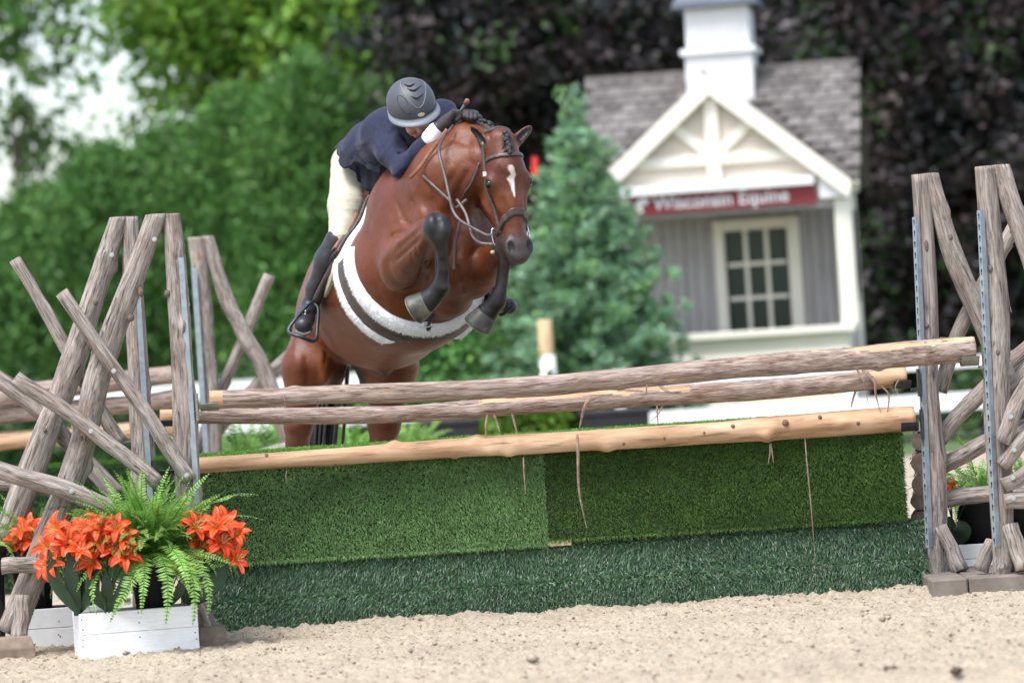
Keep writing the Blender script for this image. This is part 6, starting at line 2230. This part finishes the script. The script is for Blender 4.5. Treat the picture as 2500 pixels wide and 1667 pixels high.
# riding crop held in the right hand
crop = thing('riding_crop', 'short riding crop with brown cap held up in the rider glove', 'crop', A(1112, 290, 20.98))
a_, b_ = A(1141, 246, 20.96), A(1106, 300, 21.03)
obj('shaft', mesh('shaft', *tube([b_, a_ * .88 + b_ * .12], (.0065, .0075), 8), mat_noise('crop_shaft', [(.3, (.07, .075, .09)), (.7, (.11, .115, .13))], 40, .5), True), crop)
obj('cap', mesh('cap', *tube([a_ * .86 + b_ * .14, a_ * .84 + b_ * .16, a_ * 1.02 - b_ * .02, a_ * 1.06 - b_ * .06], (.009, .0115, .0125, .006), 10), mat_noise('crop_cap', [(.3, (.20, .07, .05)), (.7, (.28, .11, .08))], 60, .6), True), crop)
# ------------------------------------------------------------------ planters, ferns and lilies
def mat_whiteplank():
    m, nt, b = newmat('weathered_white_plank')
    v = coords(nt)
    n1 = noise_n(nt, v, 9, 5, .7, .5)
    n2 = noise_n(nt, coords(nt, 'Object', (3, 3, 30)), 4, 4)
    c = ramp(nt, n1, [(.28, (.36, .31, .24)), (.36, (.78, .79, .81)), (.6, (.86, .87, .88))])
    c = mul(nt, c, ramp(nt, n2, [(.3, (.90, .90, .91)), (.6, (1, 1, 1))]))
    nt.links.new(c, b.inputs['Base Color'])
    b.inputs['Roughness'].default_value = .6
    bump_n(nt, b, n2, .15, .003)
    return m


M_plank = mat_whiteplank()
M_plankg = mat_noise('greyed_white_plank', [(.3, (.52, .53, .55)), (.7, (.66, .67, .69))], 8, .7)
M_soil = mat_noise('dark_soil', [(.3, (.02, .015, .012)), (.7, (.05, .038, .03))], 40, .95, .6)
M_nail = mat_noise('rusty_nail', [(.3, (.12, .06, .03)), (.7, (.22, .11, .06))], 60, .7)


def planter(pl, yaw, w, d, h, label, mat, group, seed=0):
    root = thing('planter_box', label, 'planter', (pl[0], pl[1], -.03), group)
    M = Matrix.Translation((pl[0], pl[1], 0)) @ Matrix.Rotation(yaw, 4, 'Z')
    r = np.random.default_rng(seed)
    zz = [(-.03, h * .52), (h * .52 + .0008, h)]
    for z0, z1 in zz:
        MB().box((0, 0, z0), (w, .02, z1 + r.uniform(-.002, .001)), M).build('plank', mat, root, bevel=.0025)
        MB().box((0, d - .02, z0), (w, d, z1), M).build('plank', mat, root, bevel=.0025)
    MB().box((0, .0205, -.03), (.02, d - .0205, h - .002), M).build('plank', mat, root, bevel=.0025)
    MB().box((w - .02, .0205, -.03), (w, d - .0205, h - .002), M).build('plank', mat, root, bevel=.0025)
    MB().box((.021, .021, h - .06), (w - .021, d - .021, h - .045), M).build('soil', M_soil, root)
    nm = MB().tube([(0, .001, 0), (0, -.0015, 0)], .0035, 8).me('nail', M_nail)
    for x in (.012, w - .014, w * .5):
        for z in (h * .25, h * .40, h * .65, h * .88):
            if r.random() < .8: obj('nail', nm, root, M @ Matrix.Translation((x + r.normal(0, .003), 0, z + r.normal(0, .006))))
    return root, M


FROND = []


def frond_mesh(L, e0, curl, droop, seed, base, tip):
    r = np.random.default_rng(seed)
    n = 36
    bv = r.uniform(.72, 1.2)
    s = np.linspace(0, 1, n)
    e = e0 - curl * s - droop * s ** 2
    ds = L / (n - 1)
    x = np.concatenate([[0], np.cumsum(np.cos(e[:-1]) * ds)]); z = np.concatenate([[0], np.cumsum(np.sin(e[:-1]) * ds)])
    y = .02 * np.sin(s * 4 + seed) * L * 2 * s
    P = np.stack([x, y, z], -1)
    T, N, B = frames(P, (0, 1, .01))
    V, F, C = [], [], []
    b = 0
    for i in range(3, n):
        w = .042 * L / .42 * math.sin(math.pi * min(1, (s[i] * .97 + .02)) ** .75) ** .8 * (1 - .25 * s[i]) + .002
        for sg in (1, -1):
            for q in (0,):
                p = P[i] if q == 0 else (P[i] + P[i - 1]) / 2
                side = N[i] * sg
                ang = r.normal(.30, .10)
                d = unit(side * math.cos(ang) + T[i] * math.sin(ang) + B[i] * r.normal(-.12, .18))
                ww = T[i] * .0034 * L / .42
                l = w * r.uniform(.85, 1.1)
                V += [p - ww, p + d * l * .5 - ww * 1.1, p + d * l, p + d * l * .5 + ww * 1.2, p + ww]
                F += [(b, b + 1, b + 3, b + 4), (b + 1, b + 2, b + 3)]
                c = np.array(base) * (1 - s[i]) + np.array(tip) * s[i]
                C += [c * bv * r.uniform(.8, 1.2)] * 5
                b += 5
    tv, tf = tube(P, np.linspace(.0022, .0008, n), 4)
    V = np.vstack([np.array(V), tv]); F += [tuple(k + b for k in f) for f in tf]
    C = np.vstack([np.array(C), np.tile(np.array((.10, .16, .04)), (len(tv), 1))])
    return mesh('frond', V, F, M_fern, False, colr=C)


FR_ = ((.37, 1.50, .4, .3), (.35, 1.30, .6, .5), (.37, 1.12, .8, .6), (.36, .85, .7, .7), (.40, .60, 1.4, .8), (.30, 1.40, .5, .8), (.44, .45, 2.0, .3), (.27, 1.05, .6, .9))
for i, (L, e0, cu, dr) in enumerate(FR_):
    FROND.append(frond_mesh(L, e0, cu, dr, i, (.14, .33, .055), (.28, .50, .11)))


def pot(root, c, r0, r1, h, sticker=None):
    P = [(c[0], c[1], c[2]), (c[0], c[1], c[2] + h * .86), (c[0], c[1], c[2] + h * .861), (c[0], c[1], c[2] + h)]
    obj('pot', mesh('pot', *tube(P, (r0, r1 * .96, r1 * 1.05, r1 * 1.05), 28), M_blackp, True), root)


def fern(c, scale, n, label, group, seed, potdim=(.075, .10, .19), forced=(), base=.135):
    """c = point at the top centre of the pot"""
    r = np.random.default_rng(seed)
    potdim = (potdim[0], potdim[1], c[2] - base)
    root = thing('fern', label, 'fern', (c[0], c[1], c[2] - potdim[2]), group)
    pot(root, (c[0], c[1], c[2] - potdim[2]), *potdim)
    for i in range(n):
        k = int(r.choice(8, p=(.12, .17, .20, .17, .06, .10, .02, .16))); az = r.uniform(0, 2 * math.pi)
        s = scale * r.uniform(.7, 1.1)
        o_ = np.array(c) + np.array((math.cos(az), math.sin(az), 0)) * potdim[1] * r.uniform(.1, .8) + (0, 0, -.01)
        M = Matrix.Translation(o_) @ Matrix.Rotation(az + r.normal(0, .3), 4, 'Z') @ Matrix.Rotation(r.normal(0, .35), 4, 'X') @ Matrix.Rotation(r.normal(0, .15), 4, 'Y') @ Matrix.Scale(s, 4)
        obj('frond', FROND[k], root, M)
    for az, k, s in forced:
        M = Matrix.Translation(np.array(c) + np.array((math.cos(az), math.sin(az), 0)) * potdim[1] * .8) @ Matrix.Rotation(az, 4, 'Z') @ Matrix.Scale(s * scale, 4)
        obj('frond', FROND[k], root, M)
    return root


M_petal = mat_attr('lily_petal', .45, 60, .12, trans=.25, spec=.4)
M_stem = mat_noise('lily_stem', [(.3, (.02, .06, .028)), (.7, (.04, .10, .045))], 20, .5)
M_sleaf = mat_noise('dark_silk_leaf', [(.3, (.012, .036, .016)), (.7, (.026, .062, .027))], 12, .42, .3, bscale=60, stretch=(1, 1, 1), spec=.5)


def lily_mesh(seed, openness, L=.078):
    r = np.random.default_rng(seed)
    V, F, C = [], [], []
    b = 0
    nl, nw = 8, 5
    for k in range(6):
        a = k * math.pi / 3 + r.normal(0, .08)
        op = openness * r.uniform(.85, 1.15)
        l = L * r.uniform(.9, 1.1); w = (.0125 if k % 2 else .0155) * L / .078
        ez = 1.25
        rad = np.zeros(nl); z = np.zeros(nl)
        for i in range(1, nl):
            e = ez - op * 1.95 * (i / (nl - 1)) ** 1.1
            rad[i] = rad[i - 1] + math.cos(e) * l / (nl - 1); z[i] = z[i - 1] + math.sin(e) * l / (nl - 1)
        tw = r.normal(0, .25)
        for i in range(nl):
            t = i / (nl - 1)
            ww = w * (math.sin(math.pi * (t * .86 + .10)) ** .8) + .0015
            for j in range(nw):
                q = (j / (nw - 1) - .5) * 2
                cup = abs(q) ** 2 * ww * .35
                y = q * ww
                x = rad[i] + .004
                zz = z[i] + cup + .0015 * math.sin(9 * t + j * 2 + seed) + q * tw * .006 * t
                V.append((x * math.cos(a) - y * math.sin(a), x * math.sin(a) + y * math.cos(a), zz))
                st = max(0, 1 - abs(abs(q) - .5) / .35)
                mid = max(0, 1 - abs(q) / .25)
                c = np.array((.70, .028, .008)) * (1 - st) + np.array((.88, .165, .035)) * st
                c = c * (1 - mid * .7) + np.array((.66, .018, .010)) * mid * .7
                th = max(0, 1 - t / .28)
                c = c * (1 - th) + np.array((.80, .42, .06)) * th
                C.append(c)
        for i in range(nl - 1):
            for j in range(nw - 1):
                F.append((b + i * nw + j, b + i * nw + j + 1, b + (i + 1) * nw + j + 1, b + (i + 1) * nw + j))
        b += nl * nw
    for k in range(6):
        a = k * math.pi / 3 + .5 + r.normal(0, .1)
        P = spline([(0, 0, .01), (.008 * math.cos(a), .008 * math.sin(a), .03), (.022 * math.cos(a), .022 * math.sin(a), .052)], 5)
        tv, tf = tube(P, (.0010, .0010, .0010, .0012, .0024), 4)
        V += [tuple(v) for v in tv]; F += [tuple(q + b for q in f) for f in tf]
        C += [np.array((.70, .62, .25))] * 16 + [np.array((.30, .12, .03))] * 4
        b += len(tv)
    return mesh('flower', np.array(V), F, M_petal, True, colr=np.array(C))


LILY = [lily_mesh(i, o) for i, o in enumerate((.9, 1.05, .75, 1.15, .6, .95))]


def face_matrix(p, d, roll, s):
    z = Vector(d).normalized()
    q = z.to_track_quat('Z', 'Y').to_matrix().to_4x4()
    return Matrix.Translation(p) @ q @ Matrix.Rotation(roll, 4, 'Z') @ Matrix.Scale(s, 4)


def leaf_blade(p0, p1, w, bend, parent, nrm=(0, -1, 0)):
    p0, p1 = np.array(p0), np.array(p1)
    m = (p0 + p1) / 2 + np.array(bend)
    P = spline([p0, m, p1], 12)
    T, N, B = frames(P, nrm)
    t = np.linspace(0, 1, 12)
    ww = w * (np.sin(np.pi * np.clip(t * .93 + .04, 0, 1)) ** .75)
    V = np.stack([P - B * ww[:, None] + N * .004, P - B * ww[:, None] * .5 + N * .002, P, P + B * ww[:, None] * .5 + N * .002, P + B * ww[:, None] + N * .006], 1).reshape(-1, 3)
    F = [(i * 5 + j, i * 5 + j + 1, (i + 1) * 5 + j + 1, (i + 1) * 5 + j) for i in range(11) for j in range(4)]
    obj('leaf', mesh('leaf', V, F, M_sleaf, True), parent)


def bunch(base, flowers, leaves_, label, group, seed, s=1.0, Yr=(-.13, .04)):
    r = np.random.default_rng(seed)
    bp = A(*base)
    root = thing('lily_bunch', label, 'flowers', bp, group)
    mid = None
    if len(flowers) > 4:
        flowers = list(flowers) + [(x + r.uniform(-20, 20), y + r.uniform(-16, 14)) for x, y in flowers[::2]]
    for i, (px, py, *rest) in enumerate(flowers):
        Y = base[2] + r.uniform(*Yr)
        p = A(px, py, Y)
        out = p - (bp + np.array((0, 0, .18)))
        d = unit(unit(out) * .7 + np.array((r.normal(0, .45), -.75 + r.normal(0, .3), .25 + r.normal(0, .35))))
        obj('flower', LILY[int(r.integers(0, 6))], root, face_matrix(Vector(p - d * .03), d, r.uniform(0, 6), s * r.uniform(1.02, 1.28)))
        q = p - d * .03
        P = spline([bp + r.normal(0, .008, 3) * (1, 1, 0), bp * .55 + q * .45 + np.array((0, 0, .02)) - (q - bp) * (.12, .1, 0), q], 12)
        obj('stem', mesh('stem', *tube(P, .0030, 5), M_stem, True), root)
    for (x0, y0, x1, y1, w, bx, dy) in leaves_:
        leaf_blade(A(x0, y0, base[2] + dy), A(x1, y1, base[2] + dy - .05), w, (bx, -.02, 0), root, (0, -1, .3))
    for k in range(5):
        a = r.uniform(-.06, .06)
        P = spline([bp + r.normal(0, .006, 3) * (1, 1, 0), bp + (a * .5, r.normal(0, .03), .10), bp + (a * 1.4, r.normal(0, .05), .20)], 8)
        obj('stem', mesh('stem', *tube(P, .0022, 5), M_stem, True), root)
    return root


GP = 'planters beside the jump'
GL, GF = 'orange lily bunches in the near planter', 'ferns in the planters'
FL = A(200, 1607, 19.18)
planter((FL[0], 19.18), math.radians(12.7), .545, .27, A(198, 1499, 19.18)[2], 'white plank planter box holding the fern and orange lilies in front', M_plank, GP, 1)
FERN1 = fern(A(368, 1362, 19.40), 1.24, 330, 'large bright green fern in a black pot between the orange lilies', GF, 3, (.075, .105, .26),
     forced=((-1.35, 6, 1.1), (-1.1, 6, 1.15), (-.9, 6, 1.05), (-1.6, 6, .9), (-1.2, 4, 1.1), (3.0, 3, 1.1), (2.85, 2, 1.15), (.1, 3, 1.15), (.3, 2, 1.15), (-.1, 2, 1.2), (3.3, 2, 1.05)))
# sticker with bars on the pot
fr = FERN1
sc_ = A(312, 1467, 19.245)
mb = MB(); Ms = Matrix.Translation(sc_) @ Matrix.Rotation(math.radians(-12), 4, 'Z')
st_ = MB().box((-.017, -.001, -.015), (.017, .0, .015), Ms).build('sticker', M_white, fr)
for k in range(8):
    x = -.012 + k * .0033
    MB().box((x, -.0018, -.004), (x + (.0010 if k % 3 else .0019), -.0011, .011), Ms).build('bar', M_black, st_)
bunch((191, 1502, 19.22), [(146, 1290), (113, 1332), (188, 1308), (213, 1283), (120, 1372), (165, 1322), (196, 1338), (140, 1345)],
      [(188, 1496, 119, 1340, .030, -.03, -.03), (192, 1496, 172, 1345, .034, -.01, .0), (195, 1496, 225, 1400, .026, .02, .01)], 'leftmost bunch of orange lilies with a tall dark leaf', GL, 11)
bunch((265, 1495, 19.22), [(250, 1270), (284, 1284), (240, 1312), (270, 1310), (307, 1318), (222, 1368), (254, 1356), (300, 1360), (280, 1336), (228, 1335), (326, 1352), (262, 1290), (212, 1312)],
      [(262, 1490, 215, 1395, .030, -.02, .0), (268, 1490, 312, 1395, .032, .02, .0), (265, 1490, 260, 1390, .028, 0, .02)], 'densest bunch of orange lilies left of the fern', GL, 12)
bunch((412, 1482, 19.34), [(452, 1350), (440, 1372)], [(412, 1478, 410, 1400, .020, -.01, .0), (414, 1478, 450, 1395, .024, .02, .0)], 'small low pair of orange lilies right of the fern', GL, 13, .9)
bunch((462, 1484, 19.36), [(468, 1288), (488, 1270), (520, 1278), (552, 1276), (570, 1296), (504, 1312), (534, 1308), (492, 1332), (564, 1330), (580, 1362), (518, 1296), (545, 1322)],
      [(466, 1478, 562, 1376, .034, .02, -.02), (462, 1478, 500, 1360, .034, -.01, .0), (468, 1478, 540, 1400, .028, .03, .02)], 'rightmost bunch of orange lilies leaning over the shaggy turf', GL, 14)

# rear left planter
pl = A(20, 1580, 19.95)
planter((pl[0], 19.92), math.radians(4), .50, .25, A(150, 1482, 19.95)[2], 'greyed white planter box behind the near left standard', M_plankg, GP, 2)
fern(A(75, 1340, 20.06), .8, 40, 'fern behind the leaning log braces on the left', GF, 21, (.08, .11, .22))
bunch((100, 1480, 20.02), [(52, 1292), (72, 1285), (62, 1310), (80, 1312), (45, 1330), (70, 1330), (85, 1296), (56, 1342)], [(98, 1478, 90, 1390, .03, 0, 0)], 'orange lilies half hidden behind the log brace on the left', 'lilies in the rear planters', 22)
fern(A(-45, 1330, 19.95), .85, 30, 'light green fern at the left picture edge', GF, 23, (.08, .11, .22), base=-.03)
fern(A(195, 1330, 20.06), .75, 30, 'fern in the shade behind the crossed logs', GF, 24, (.07, .10, .22))
# right planter
pl = A(2325, 1398, 21.1)
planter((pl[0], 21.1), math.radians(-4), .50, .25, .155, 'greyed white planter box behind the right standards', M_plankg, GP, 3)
fern(A(2395, 1205, 21.25), .85, 50, 'fern in a black pot behind the right log standards', GF, 31, (.10, .15, .26))
fern(A(2505, 1190, 21.24), .85, 34, 'fern at the right picture edge behind the fan of logs', GF, 32, (.09, .13, .24))
bunch((2330, 1330, 21.2), [(2308, 1172), (2314, 1184)], [(2332, 1325, 2340, 1270, .05, .02, 0), (2328, 1325, 2320, 1260, .045, -.02, 0)], 'few orange lilies beside the right far post', 'lilies in the rear planters', 33, .6)
# ferns by the jump behind
for i, (px, py, sc, lab) in enumerate(((600, 1150, 1.15, 'pale fern between the far log post and the horse leg'), (705, 1145, 1.2, 'fern behind the right hind leg of the horse'), (850, 1140, 1.2, 'fern between the hind legs of the horse'), (1000, 1120, 1.1, 'fern right of the left hind leg beyond the rails'))):
    fern(A(px, py, 26.3 + i * .9), sc * 1.2, 34, lab, 'ferns by the jump behind', 40 + i, (.09, .14, .3), base=-.045)
